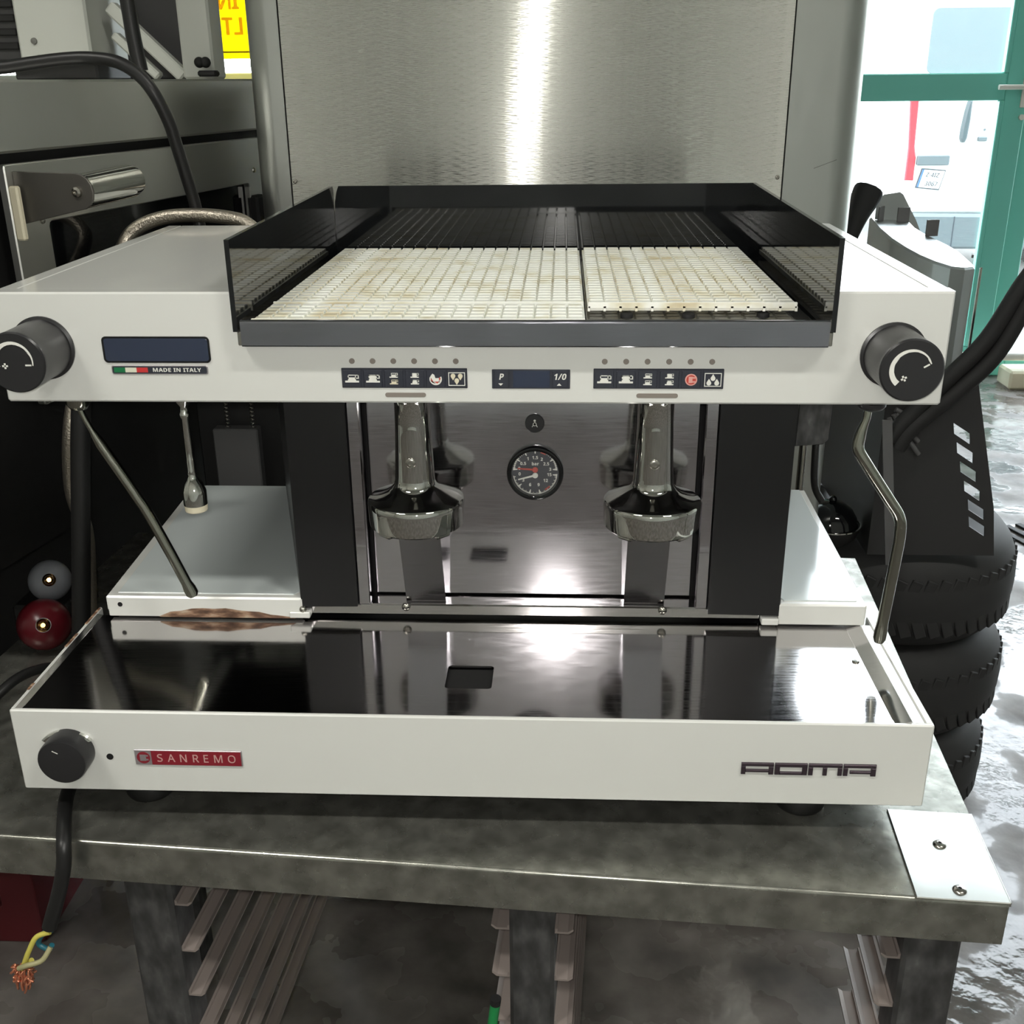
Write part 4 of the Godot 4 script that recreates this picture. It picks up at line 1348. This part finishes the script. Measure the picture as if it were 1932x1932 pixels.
	b.ball(M.rubber, Vector3(0.069, 0.027, 0.036), 0.009)
	part(o, "clamp", b)

	# banner in the window and a bush outside
	o = thing("yellow_banner", "bright yellow banner hanging in the rear window, its lettering seen from behind", "banner", Vector3(-1.75, UP + 0.395, -4.93))
	b = new_mb()
	b.box(M.banner_yellow, Vector3(-0.4, 0, -0.002), Vector3(0.5, 0.95, 0.002))
	part(o, "sheet", b)
	b = new_mb()
	b.box(M.banner_ink, Vector3(-0.4, 0.028, 0.002), Vector3(0.5, 0.036, 0.003))
	part(o, "stripe", b)
	var flip := Basis(Vector3(-1, 0, 0), Vector3(0, 1, 0), Vector3(0, 0, 1))
	var L := ["L", "T", "E", "R"]
	for i in 4:
		lettering(o, "letter", L[i], 0.080, M.banner_ink, Transform3D(flip, Vector3(0.196 - 0.056 * i, 0.150, 0.0035)), true, 0.002)
	var L2 := ["I", "N", "T"]
	for i in 3:
		lettering(o, "letter", L2[i], 0.080, M.banner_ink, Transform3D(flip, Vector3(0.19 - 0.058 * i, 0.268, 0.0035)), true, 0.002)
	bush()

	# hoses and cables
	var F := func(v: Array) -> Array: return v.map(func(p): return Vector3(p[0], p[1] + UP, p[2]))
	b = new_mb()
	b.tube(M.cord_black, smooth(F.call([[-0.80, 0.302, -0.52], [-0.70, 0.302, -0.5], [-0.6398, 0.303, -0.5], [-0.5961, 0.308, -0.5], [-0.5529, 0.3125, -0.5], [-0.5179, 0.3133, -0.5], [-0.4839, 0.3085, -0.5], [-0.4585, 0.2935, -0.5], [-0.4407, 0.2711, -0.5], [-0.4290, 0.2355, -0.51], [-0.4250, 0.2025, -0.52], [-0.4215, 0.1600, -0.535], [-0.4175, 0.1220, -0.545], [-0.412, 0.05, -0.545], [-0.41, -0.1, -0.55]])), 0.0082, 14)
	single("black_hose", b, "thick black hose arching over the oven ledge and down behind the machine", "hose")
	b = new_mb()
	b.tube(M.cord_black, smooth(F.call([[-0.6250, 0.62, -0.9], [-0.6150, 0.47, -0.9], [-0.6090, 0.4066, -0.9], [-0.6062, 0.352, -0.9], [-0.6014, 0.302, -0.9]])), 0.012, 14)
	single("hanging_cable", b, "thick black cable hanging in front of the slanting grey arms", "cable")
	b = new_mb()
	b.tube(M.braid_steel, smooth(F.call([[-0.300, 0.070, -0.512], [-0.338, 0.101, -0.520], [-0.359, 0.110, -0.52], [-0.4027, 0.1147, -0.52], [-0.454, 0.112, -0.52], [-0.493, 0.098, -0.515], [-0.510, 0.075, -0.500], [-0.516, 0.02, -0.44], [-0.518, -0.04, -0.36], [-0.525, -0.1085, -0.30], [-0.5400, -0.2013, -0.30], [-0.531, -0.260, -0.30], [-0.535, -0.32, -0.298], [-0.542, -0.377, -0.296], [-0.545, -0.398, -0.29]])), 0.0095, 16)
	single("braided_hose", b, "steel braided water hose arching up behind the machine's left rear corner", "hose")
	b = new_mb()
	b.tube(M.soot_black, F.call([[-0.528, -0.4095, -0.225], [-0.520, -0.35, -0.227], [-0.488, -0.12, -0.235], [-0.474, -0.03, -0.24]]), 0.0115, 18)
	b.lathe(M.soot_black, [Vector2(0.016, 0), Vector2(0.016, 0.004), Vector2(0.012, 0.010)], Transform3D(Basis(), Vector3(-0.528, TOP, -0.225)), 24)
	single("black_post", b, "black upright tube in front of the braided hose, left of the steam wand", "post")


func bush() -> void:
	var b := new_mb()
	for k in 60:
		var c := Vector3(rng.randf_range(-0.5, 0.5), rng.randf_range(0.9, 1.72), rng.randf_range(-0.3, 0.3))
		var q := Basis.from_euler(Vector3(rng.randf() * TAU, rng.randf() * TAU, rng.randf() * TAU))
		var s := rng.randf_range(0.06, 0.12)
		b.face(M.flag_green, [c, c + q * Vector3(s * 0.4, s * 0.5, 0), c + q * Vector3(0, s * 1.2, 0), c + q * Vector3(-s * 0.4, s * 0.5, 0)], q.z)
	b.tube(M.dark_grey_paint, [Vector3(0, 0, 0), Vector3(0.02, 0.8, 0), Vector3(0.1, 1.5, 0.05)], [0.03, 0.02, 0.008], 8)
	var o := single("bush", b, "small green bush outside below the yellow banner", "bush")
	o.position = Vector3(-1.75, -0.05, -6.2)


# ------------------------------------------------------------------ right: tyres, black casing, steel trough
func right_side() -> void:
	var desc := ["worn black tyre on the floor, bottom of the stack of three", "black tyre in the middle of the stack of three", "black tyre on top of the stack, under the slotted casing"]
	for k in 3:
		var b := new_mb()
		var h := 0.225
		var R := 0.258
		b.lathe(M.tyre_rubber, [Vector2(0.135, 0.035), Vector2(0.145, 0.010), Vector2(0.185, 0.0), Vector2(0.223, 0.010), Vector2(0.240, 0.030), Vector2(0.251, 0.055), Vector2(R, 0.085), Vector2(R + 0.001, h / 2), Vector2(R, h - 0.085), Vector2(0.251, h - 0.055), Vector2(0.240, h - 0.030), Vector2(0.223, h - 0.010), Vector2(0.185, h), Vector2(0.145, h - 0.010), Vector2(0.135, h - 0.035), Vector2(0.15, h / 2), Vector2(0.135, 0.035)], Transform3D(), 72)
		var o := thing("tyre", desc[k], "tyre", Vector3(0.815 + [0.0, 0.008, 0.004][k], h * k, -1.25), 0.3 * k, "stack of tyres")
		part(o, "carcass", b)
		b = new_mb()
		for i in 54:
			for s in [0, 1]:
				var x := Transform3D(Basis(Vector3.UP, TAU * (i + 0.5 * s) / 54.0) * Basis(Vector3.BACK, 0.0), Vector3.ZERO)
				x = x * Transform3D(Basis(Vector3.BACK, 0.35 if s else -0.35), Vector3(0, h * (0.36 if s else 0.64), R - 0.004))
				b.box(M.tyre_rubber, Vector3(-0.011, -0.040, -0.006), Vector3(0.011, 0.026, 0.0022), 0.0015, x)
		part(o, "tread", b)
	# slotted casing on the tyres
	var yb := 0.675
	var o := thing("slotted_casing", "black sheet metal casing with a row of slanted slots, on the tyres", "casing", Vector3(0.76, yb, -1.0))
	var b := new_mb()
	var D := Vector2(0.76, yb - UP)
	var out := PackedVector2Array()
	for e in [[0.696, -0.594], [0.942, -0.594], [0.9267, -0.495], [0.8587, -0.238], [0.696, -0.238]]:
		out.append(Vector2(e[0], e[1]) - D)
	var slots := [[0.826, -0.3225], [0.8370, -0.3605], [0.8485, -0.3985], [0.8615, -0.4375], [0.8745, -0.4760], [0.8810, -0.5110]]
	for e in slots:
		var s := PackedVector2Array([Vector2(e[0], e[1]), Vector2(e[0] + 0.034, e[1] - 0.0215), Vector2(e[0] + 0.037, e[1] - 0.0425), Vector2(e[0] + 0.004, e[1] - 0.0210)])
		out = holed(out, moved(s, -D))
	b.prism(M.casing_black, out, -0.004, 0.0)
	part(o, "slotted_panel", b)
	b = new_mb()
	b.box(M.casing_black, Vector3(-0.064, 0.0, -0.42), Vector3(-0.056, 0.356, -0.004))
	b.box(M.casing_black, Vector3(-0.056, 0.348, -0.42), Vector3(0.02, 0.356, -0.004))
	part(o, "casing_side", b)
	b = new_mb()
	for e in [[[0.714, -0.296], [0.734, -0.307], [0.757, -0.326]], [[0.716, -0.303], [0.743, -0.335], [0.764, -0.359]], [[0.712, -0.305], [0.736, -0.342], [0.768, -0.384]], [[0.705, -0.312], [0.718, -0.344]]]:
		var pts: Array = e.map(func(p): return Vector3(p[0] - D.x, p[1] - D.y, 0.003))
		b.tube(M.flat_grey, smooth(pts, 5), 0.005, 8)
	part(o, "louvre", b)

	# steel trough above the casing
	o = thing("steel_trough", "long rounded stainless trough with small tabs, above the black slotted casing", "trough", Vector3(0.83, yb + 0.357, -1.35))
	var plan := PackedVector2Array()
	for e in [[0.832, -1.749], [0.80, -1.55], [0.78, -1.38], [0.771, -1.25], [0.768, -1.15], [0.772, -1.07], [0.783, -1.008], [0.803, -0.992], [0.825, -1.006], [0.836, -1.045], [0.861, -1.193], [0.868, -1.278], [0.874, -1.436], [0.884, -1.55], [0.938, -1.856], [0.90, -1.86]]:
		plan.append(Vector2(e[0] - 0.83, -(e[1] + 1.35)))
	var flatx := Transform3D(Basis(Vector3(1, 0, 0), Vector3(0, 0, -1), Vector3(0, 1, 0)), Vector3.ZERO)
	b = new_mb()
	b.prism(M.drum_steel, plan, 0.0, 0.204, flatx, 0.004)
	part(o, "drum", b)
	b = new_mb()
	b.box(M.dull_chrome, Vector3(0.0035, 0.0, 0.343), Vector3(0.0075, 0.203, 0.347), 0.0005)
	part(o, "weld_strip", b)
	for e in [[0.0435, -0.06, 0.2], [0.030, 0.23, 1.2], [0.052, -0.30, 0.0], [0.006, -0.32, 0.9]]:
		b = new_mb()
		b.box(M.flat_grey, Vector3(-0.014, 0.0, -0.002), Vector3(0.014, 0.034 if e[1] < 0.1 else 0.006, 0.002), 0.0008, Transform3D(Basis(Vector3.UP, e[2]), Vector3(e[0], 0.204, e[1])))
		part(o, "tab", b)
	b = new_mb()
	var fp := PackedVector2Array()
	for e in [[0.640, 0.075], [0.651, 0.090], [0.678, 0.094], [0.684, 0.090], [0.712, 0.045], [0.7245, 0.020], [0.7245, 0.010], [0.706, 0.014], [0.690, 0.030], [0.664, 0.046], [0.640, 0.048]]:
		fp.append((Vector2(e[0], e[1]) - Vector2(0.0907, 0.2823)) * 1.35 + Vector2(0.0907, 0.2823) - Vector2(0.83, -0.035 - 0.204))
	b.prism(M.flap_grey, fp, -0.355, -0.351)
	part(o, "lid_flap", b, "grey folded lid flap")
	b = new_mb()
	b.tube(M.rubber, smooth([Vector3(-0.13, 0.10, -0.10), Vector3(-0.115, 0.20, -0.10), Vector3(-0.094, 0.275, -0.10), Vector3(-0.0835, 0.307, -0.10)]), [0.014, 0.014, 0.014, 0.014, 0.014, 0.015, 0.016, 0.018, 0.020, 0.022, 0.025, 0.028, 0.030, 0.0315, 0.032, 0.0315, 0.029, 0.023, 0.010], 18)
	part(o, "lever", b, "black lever with a thick rounded end")

	# bent handle bars
	var F := func(v: Array) -> Array: return v.map(func(p): return Vector3(p[0], p[1] + UP, p[2]))
	b = new_mb()
	b.tube(M.rubber, smooth(F.call([[0.700, -0.345, -0.965], [0.723, -0.310, -0.965], [0.791, -0.228, -0.965], [0.850, -0.155, -0.965], [0.900, -0.052, -0.965], [0.937, -0.005, -0.965], [1.00, 0.03, -0.965]])), 0.0155, 16)
	b.tube(M.rubber, smooth(F.call([[0.715, -0.360, -0.962], [0.740, -0.318, -0.962], [0.813, -0.248, -0.962], [0.871, -0.178, -0.962], [0.916, -0.071, -0.962], [0.950, -0.025, -0.962], [1.01, 0.0, -0.962]])), 0.0155, 16)
	single("handle_bar", b, "bent black double tube handle rising to the right in front of the casing", "handle")
	# flat grey strap
	b = new_mb()
	b.prism(M.flat_grey, PackedVector2Array([Vector2(0.676, -0.300), Vector2(0.694, -0.300), Vector2(0.735, -0.592), Vector2(0.716, -0.590)]), 0.0, 0.003)
	o = single("grey_strap", b, "flat grey strap hanging beside the right steam wand", "strap")
	o.position = Vector3(0, UP, -0.945)
	# dark bowl with a bright rim and a domed lid
	o = thing("bowl", "dark shallow bowl with a bright rim holding a shiny dome, behind the right deck", "bowl", Vector3(0.634, yb, -1.06))
	b = new_mb()
	b.lathe(M.rubber, [Vector2(0.0, 0.0), Vector2(0.030, 0.0), Vector2(0.052, 0.020), Vector2(0.060, 0.042), Vector2(0.0575, 0.042), Vector2(0.048, 0.022), Vector2(0.0, 0.006)], Transform3D(), 40)
	part(o, "shell", b)
	b = new_mb()
	b.lathe(M.chrome, [Vector2(0.0572, 0.0415), Vector2(0.0575, 0.0440), Vector2(0.0600, 0.0440), Vector2(0.0603, 0.0415)], Transform3D(), 40)
	part(o, "rim", b)
	b = new_mb()
	b.lathe(M.oven_glass, [Vector2(0.054, 0.040), Vector2(0.050, 0.058), Vector2(0.040, 0.074), Vector2(0.024, 0.086), Vector2(0.0, 0.090)], Transform3D(), 40)
	b.ball(M.oven_glass, Vector3(0, 0.094, 0), 0.008)
	part(o, "domed_lid", b)
	# grey bracket on a post, standing on the table behind the machine
	o = thing("bracket_post", "grey sheet bracket on a thin post behind the machine's right side", "bracket", Vector3(0.445, TOP, -0.545))
	b = new_mb()
	b.prism(M.leg_steel, PackedVector2Array([Vector2(-0.014, 0.193), Vector2(0.026, 0.196), Vector2(0.033, 0.203), Vector2(0.036, 0.330), Vector2(-0.012, 0.330)]), 0.006, 0.010, Transform3D(), 0.001)
	part(o, "plate", b)
	b = new_mb()
	b.tube(M.screw_steel, [Vector3(0, 0.0, 0), Vector3(0.0005, 0.33, 0)], 0.0055, 14)
	b.lathe(M.screw_steel, [Vector2(0.016, 0), Vector2(0.016, 0.004), Vector2(0.006, 0.006)], Transform3D(), 24)
	part(o, "post", b)
	b = new_mb()
	b.tube(M.cord_black, smooth([Vector3(0.016, 0.30, 0.0), Vector3(0.018, 0.18, 0.004), Vector3(0.022, 0.13, 0.004), Vector3(0.035, 0.105, 0.0)]), 0.0055, 10)
	part(o, "lead", b)


# ------------------------------------------------------------------ outside the glazed front
func outdoors() -> void:
	var b := new_mb()
	b.box(M.asphalt, Vector3(-14, -0.25, -40), Vector3(24, -0.03, -5.2))
	var g := struct("ground", b, "pale paved yard outside the glazed front")
	g.set_meta("kind", "structure")
	# van seen from behind
	var o := thing("van", "white van parked outside the door, its rear doors and number plate in view", "van", Vector3(3.75, -0.03, -8.5))
	var A := Vector3(-3.75, UP + 0.03, 0)
	b = new_mb(A)
	var shell := PackedVector2Array([Vector2(2.99, -0.80), Vector2(2.955, -0.45), Vector2(2.89, 0.05), Vector2(2.93, 0.75), Vector2(3.02, 1.05), Vector2(3.15, 1.12), Vector2(4.35, 1.12), Vector2(4.48, 1.05), Vector2(4.57, 0.75), Vector2(4.61, 0.05), Vector2(4.545, -0.45), Vector2(4.51, -0.80)])
	b.prism(M.van_white, shell, -4.4, 0.0, Transform3D(), 0.03)
	part(o, "body", b)
	for s in [0, 1]:
		var x0 := 2.985 if s == 0 else 3.80
		b = new_mb(A)
		b.prism(M.van_glass, rrect(x0, 0.300, x0 + 0.68, 0.78, 0.05), -0.002, 0.006, Transform3D(), 0.003)
		part(o, "rear_window", b)
		b = new_mb(A)
		var lamp := PackedVector2Array()
		for e in [[2.885, 0.12], [2.955, 0.12], [2.965, -0.25], [2.985, -0.34], [2.985, -0.52], [2.915, -0.52], [2.915, -0.25]]:
			lamp.append(Vector2(e[0] if s == 0 else 7.5 - e[0], e[1]))
		b.prism(M.tail_red, lamp, -0.02, 0.014, Transform3D(), 0.008)
		part(o, "tail_lamp", b)
	b = new_mb(A)
	b.box(M.van_trim, Vector3(3.738, -0.79, -0.004), Vector3(3.748, 1.05, 0.002))
	part(o, "door_gap", b)
	b = new_mb(A)
	b.prism(M.van_trim, rrect(2.995, -0.400, 3.255, -0.322, 0.012), 0.0, 0.03, Transform3D(), 0.006)
	part(o, "plate_lamp_bar", b)
	b = new_mb(A)
	b.prism(M.plate_ink, PackedVector2Array([Vector2(3.045, -0.424), Vector2(3.243, -0.440), Vector2(3.206, -0.598), Vector2(3.008, -0.578)]), 0.0, 0.010, Transform3D(), 0.002)
	b.prism(M.plate_white, PackedVector2Array([Vector2(3.052, -0.432), Vector2(3.235, -0.447), Vector2(3.201, -0.588), Vector2(3.018, -0.571)]), 0.009, 0.012)
	b.prism(M.plate_blue, PackedVector2Array([Vector2(3.052, -0.432), Vector2(3.066, -0.4332), Vector2(3.033, -0.5724), Vector2(3.018, -0.571)]), 0.0115, 0.0135)
	var plate := part(o, "number_plate", b)
	var lean := Basis(Vector3(1, -0.06, 0), Vector3(0.24, 1, 0), Vector3(0, 0, 1))
	lettering(plate, "lettering", "Z·4IZ·", 0.034, M.plate_ink, Transform3D(lean, A + Vector3(3.145, -0.478, 0.0125)))
	lettering(plate, "lettering", "3067", 0.034, M.plate_ink, Transform3D(lean, A + Vector3(3.135, -0.548, 0.0125)))
	b = new_mb(A)
	b.prism(M.van_mirror, PackedVector2Array([Vector2(3.345, 0.10), Vector2(3.372, 0.10), Vector2(3.374, -0.05), Vector2(3.366, -0.19), Vector2(3.352, -0.222), Vector2(3.330, -0.222), Vector2(3.316, -0.19), Vector2(3.316, -0.12), Vector2(3.330, 0.02)]), 0.0, 0.05, Transform3D(), 0.012)
	part(o, "side_mirror", b)
	b = new_mb(A)
	b.prism(M.van_trim, rrect(3.462, -0.215, 3.535, -0.180, 0.010), 0.0, 0.03, Transform3D(), 0.006)
	b.prism(M.plate_white, rrect(3.484, -0.150, 3.512, 0.02, 0.012), 0.0, 0.03, Transform3D(), 0.008)
	b.prism(M.van_trim, disc(3.500, -0.125, 0.010), 0.028, 0.034)
	part(o, "door_handle", b)
	b = new_mb(A)
	b.prism(M.van_trim, PackedVector2Array([Vector2(2.955, -0.78), Vector2(4.545, -0.80), Vector2(4.55, -1.08), Vector2(2.97, -1.06)]), -0.2, 0.10, Transform3D(), 0.02)
	b.box(M.plate_ink, Vector3(3.33, -1.07, 0.095), Vector3(3.338, -0.80, 0.102))
	part(o, "bumper", b)
	for x in [3.12, 4.36]:
		b = new_mb(Vector3(x - 3.75, 0.32, -0.75))
		b.lathe(M.tyre_rubber, [Vector2(0.0, -0.1), Vector2(0.27, -0.1), Vector2(0.32, -0.06), Vector2(0.32, 0.06), Vector2(0.27, 0.1), Vector2(0, 0.1)], Transform3D(Basis(Vector3.BACK, PI / 2), Vector3.ZERO), 32)
		part(o, "wheel", b)
	# second vehicle farther back
	o = thing("delivery_vehicle", "white vehicle with a dark bumper and red lamp, farther back left of the van", "vehicle", Vector3(3.5, -0.03, -14.2))
	A = Vector3(-3.5, UP + 0.03, 0)
	b = new_mb(A)
	b.prism(M.van_white, rrect(2.35, -1.10, 4.66, 1.55, 0.12), -4.0, 0.0, Transform3D(), 0.03)
	part(o, "body", b)
	b = new_mb(A)
	b.prism(M.van_trim, rrect(2.40, -0.98, 4.52, -0.73, 0.02), 0.0, 0.12, Transform3D(), 0.02)
	b.box(M.plate_ink, Vector3(2.40, -0.83, 0.115), Vector3(4.52, -0.81, 0.126))
	part(o, "bumper", b)
	b = new_mb(A)
	b.prism(M.tail_red, rect(4.525, -0.97, 4.65, -0.73), -0.01, 0.10, Transform3D(), 0.01)
	part(o, "tail_lamp", b)
	for x in [2.7, 4.3]:
		b = new_mb(Vector3(x - 3.5, 0.32, -0.7))
		b.lathe(M.tyre_rubber, [Vector2(0.0, -0.1), Vector2(0.27, -0.1), Vector2(0.32, -0.06), Vector2(0.32, 0.06), Vector2(0.27, 0.1), Vector2(0, 0.1)], Transform3D(Basis(Vector3.BACK, PI / 2), Vector3.ZERO), 32)
		part(o, "wheel", b)


# ------------------------------------------------------------------ small things
func small_things() -> void:
	var F := func(v: Array) -> Array: return v.map(func(p): return Vector3(p[0], p[1] + UP, p[2]))
	# power cord with bared wires
	var o := thing("power_cord", "black power cord hanging over the table edge with bared copper wires", "cord", Vector3.ZERO)
	var b := new_mb()
	b.tube(M.cord_black, smooth(F.call([[-0.425, -0.4015, 0.02], [-0.420, -0.4015, 0.06], [-0.411, -0.4000, 0.09], [-0.397, -0.4000, 0.125], [-0.389, -0.4040, 0.145], [-0.3885, -0.4180, 0.151], [-0.392, -0.435, 0.153], [-0.400, -0.4595, 0.154], [-0.4104, -0.4869, 0.156], [-0.4135, -0.4960, 0.157]])), 0.0072, 18)
	part(o, "sheath", b)
	for e in [[M.wire_yellow, [[-0.412, -0.499, 0.160], [-0.4265, -0.505, 0.161], [-0.436, -0.521, 0.163], [-0.443, -0.536, 0.163], [-0.447, -0.545, 0.162]]], [M.wire_blue, [[-0.412, -0.500, 0.156], [-0.4225, -0.506, 0.155], [-0.430, -0.520, 0.154], [-0.420, -0.526, 0.155], [-0.416, -0.520, 0.155]]], [M.wire_grey, [[-0.416, -0.520, 0.158], [-0.423, -0.530, 0.166], [-0.437, -0.533, 0.170], [-0.447, -0.539, 0.168]]], [M.wire_yellow, [[-0.436, -0.534, 0.162], [-0.443, -0.542, 0.160], [-0.450, -0.553, 0.158]]]]:
		b = new_mb()
		b.tube(e[0], smooth(F.call(e[1])), 0.0027, 10)
		part(o, "wire", b)
	b = new_mb()
	for k in 46:
		var c := Vector3(-0.449 + rng.randf_range(-0.009, 0.010), UP - 0.547 + rng.randf_range(-0.014, 0.008), 0.162 + rng.randf_range(-0.005, 0.005))
		var d := Vector3(rng.randf_range(-0.008, 0.007), rng.randf_range(-0.016, 0.0), rng.randf_range(-0.006, 0.006))
		b.tube(M.copper, smooth([c, c + d * 0.5 + Vector3(rng.randf_range(-0.003, 0.003), 0, 0.002), c + d], 3), 0.0013, 6)
	part(o, "copper_strands", b, "frayed copper strands")
	# green stick under the table
	b = new_mb()
	b.tube(M.green_plastic, F.call([[-0.055, -1.268, 0.165], [0.0290, -0.585, 0.150]]), 0.0052, 14)
	b.tube(M.rubber, F.call([[0.0288, -0.5865, 0.150], [0.0297, -0.579, 0.1498]]), 0.0055, 14)
	single("green_stick", b, "green tube with a black tip leaning under the table", "stick")
	# red crate on a dark box under the left end of the table
	o = thing("red_crate", "dark red plastic crate on the floor behind the hanging power cord", "crate", Vector3(-1.045, 0.0, -0.74))
	b = new_mb()
	b.prism(M.crate_red, holed(rrect(-0.165, 0, 0.140, 0.24, 0.01, 3), rrect(0.045, 0.085, 0.070, 0.155, 0.006, 3)), 0.112, 0.12, Transform3D(), 0.002)
	b.box(M.crate_red, Vector3(-0.165, 0, -0.12), Vector3(-0.157, 0.24, 0.112))
	b.box(M.crate_red, Vector3(0.132, 0, -0.12), Vector3(0.140, 0.24, 0.112))
	b.box(M.crate_red, Vector3(-0.165, 0, -0.12), Vector3(0.140, 0.24, -0.112))
	b.box(M.crate_red, Vector3(-0.157, 0, -0.112), Vector3(0.132, 0.008, 0.112))
	part(o, "shell", b)
	b = new_mb()
	b.box(M.crate_red, Vector3(-0.170, 0.225, 0.118), Vector3(0.145, 0.245, 0.128), 0.003)
	part(o, "rim", b)
	# red and white canisters lying on the table
	for e in [["canister", "small red round canister with a brass nozzle, left of the machine", Vector3(-0.585, TOP + 0.0345, -0.2534), 0.034, M.can_red, "red"], ["canister", "small white round canister with a brass nozzle, behind the red one", Vector3(-0.600, TOP + 0.0680, -0.3165), 0.028, M.can_white, "white"]]:
		o = thing(e[0], e[1], "canister", e[2])
		var x := Transform3D(Basis(Quaternion(Vector3.UP, Vector3(0.40, 0.40, 0.8).normalized())), Vector3.ZERO)
		b = new_mb()
		var r: float = e[3]
		b.lathe(e[4], [Vector2(0, -0.018), Vector2(r * 0.84, -0.018), Vector2(r * 0.95, -0.008), Vector2(r, 0.0), Vector2(r * 0.97, 0.012), Vector2(r * 0.85, 0.024), Vector2(r * 0.6, 0.034), Vector2(r * 0.28, 0.039), Vector2(r * 0.28, 0.039)], x, 36)
		part(o, "shell", b)
		b = new_mb()
		b.lathe(M.brass, [Vector2(0.0085, 0.037), Vector2(0.0085, 0.042), Vector2(0.0065, 0.044), Vector2(0.0055, 0.052), Vector2(0.0030, 0.054), Vector2(0.0028, 0.048), Vector2(0, 0.048)], x, 20)
		part(o, "nozzle", b)
	b = new_mb()
	b.box(M.soot_black, Vector3(-0.65, TOP, -0.40), Vector3(-0.575, TOP + 0.0385, -0.296), 0.004)
	single("black_block", b, "black block on the table under the white canister", "block")
	# dark cloth heap and a loop of cable at the far left
	b = new_mb()
	var fn := FastNoiseLite.new()
	fn.seed = 4
	fn.frequency = 9.0
	var n := 28
	for i in n:
		for k in n:
			var p := []
			for e in [[i, k], [i + 1, k], [i + 1, k + 1], [i, k + 1]]:
				var a: float = TAU * e[0] / n
				var t: float = float(e[1]) / n
				var w := Vector3(cos(a) * t * 0.115, 0, sin(a) * t * 0.10)
				var h := (1.0 - pow(t, 2.6)) * 0.05 * (1.0 + 0.55 * fn.get_noise_2d(w.x * 2.0, w.z * 2.0)) + 0.012 * absf(fn.get_noise_2d(w.x * 6.0 + 3.0, w.z * 6.0)) * (1.0 - t)
				p.append(w + Vector3(0, maxf(h, 0.001), 0))
			b.face(M.rubber, [p[0], p[1], p[2]], Vector3.UP)
			b.face(M.rubber, [p[0], p[2], p[3]], Vector3.UP)
	o = single("dark_cloth", b, "crumpled dark cloth on the table at the far left edge", "cloth")
	o.position = Vector3(-0.715, TOP, -0.10)
	b = new_mb()
	b.tube(M.cord_black, smooth(F.call([[-0.585, -0.4025, 0.04], [-0.575, -0.390, -0.04], [-0.552, -0.370, -0.10], [-0.537, -0.380, -0.15], [-0.536, -0.4025, -0.185]])), 0.006, 12)
	single("loose_cable", b, "loose black cable looping on the table left of the drip tray", "cable")
	# grey carton and two springs behind the left deck
	b = new_mb()
	b.box(M.flat_grey, Vector3(-0.438, TOP, -0.588), Vector3(-0.369, TOP + 0.205, -0.565), 0.002)
	single("grey_carton", b, "dark grey upright carton standing behind the left side deck", "carton")
	b = new_mb()
	b.box(M.soot_black, Vector3(-0.468, TOP, -0.604), Vector3(-0.21, TOP + 0.42, -0.592), 0.002)  # board added to keep the gap between table and cabinet dark
	single("added_dark_board", b, "added black board that darkens the gap behind the grey carton", "board")
	for e in [[-0.416, 0.0, "thin coil spring above the grey carton, nearer the water spout"], [-0.377, 0.0, "thin coil spring above the grey carton, nearer the black column"]]:
		b = new_mb()
		var pts := []
		for i in 200:
			var a := TAU * i / 10.0
			pts.append(Vector3(e[0] + cos(a) * 0.0035, TOP + 0.2055 + 0.12 * i / 200.0, -0.576 + sin(a) * 0.0035))
		b.tube(M.screw_steel, pts, 0.0009, 5)
		single("coil_spring", b, e[2], "spring", "springs behind the left side deck")
	# pipe and stone by the door sill, drain grate
	b = new_mb()
	b.tube(M.print_white, [Vector3(1.95, 0.16, -4.80), Vector3(3.2, 0.16, -4.78)], 0.022, 14)
	b.tube(M.print_white, smooth([Vector3(1.97, 0.16, -4.80), Vector3(1.95, 0.12, -4.79), Vector3(1.945, 0.022, -4.78), Vector3(1.99, 0.022, -4.75), Vector3(2.10, 0.022, -4.75)]), 0.020, 14)
	single("white_pipe", b, "white pipe running along the foot of the glazed front", "pipe")
	b = new_mb()
	b.box(M.print_cream, Vector3(2.46, 0, -4.88), Vector3(2.95, 0.10, -4.70), 0.012)
	single("stone_block", b, "pale stone block on the floor beside the door", "block")
	o = thing("drain_grate", "dark slotted drain grate in the floor at the right edge", "grate", Vector3(1.86, 0.0, -2.72), 0.35)
	for k in 7:
		b = new_mb()
		b.box(M.rubber, Vector3(-0.15 + 0.05 * k, 0.0, -0.11), Vector3(-0.125 + 0.05 * k, 0.008, 0.11), 0.002)
		part(o, "slat", b)
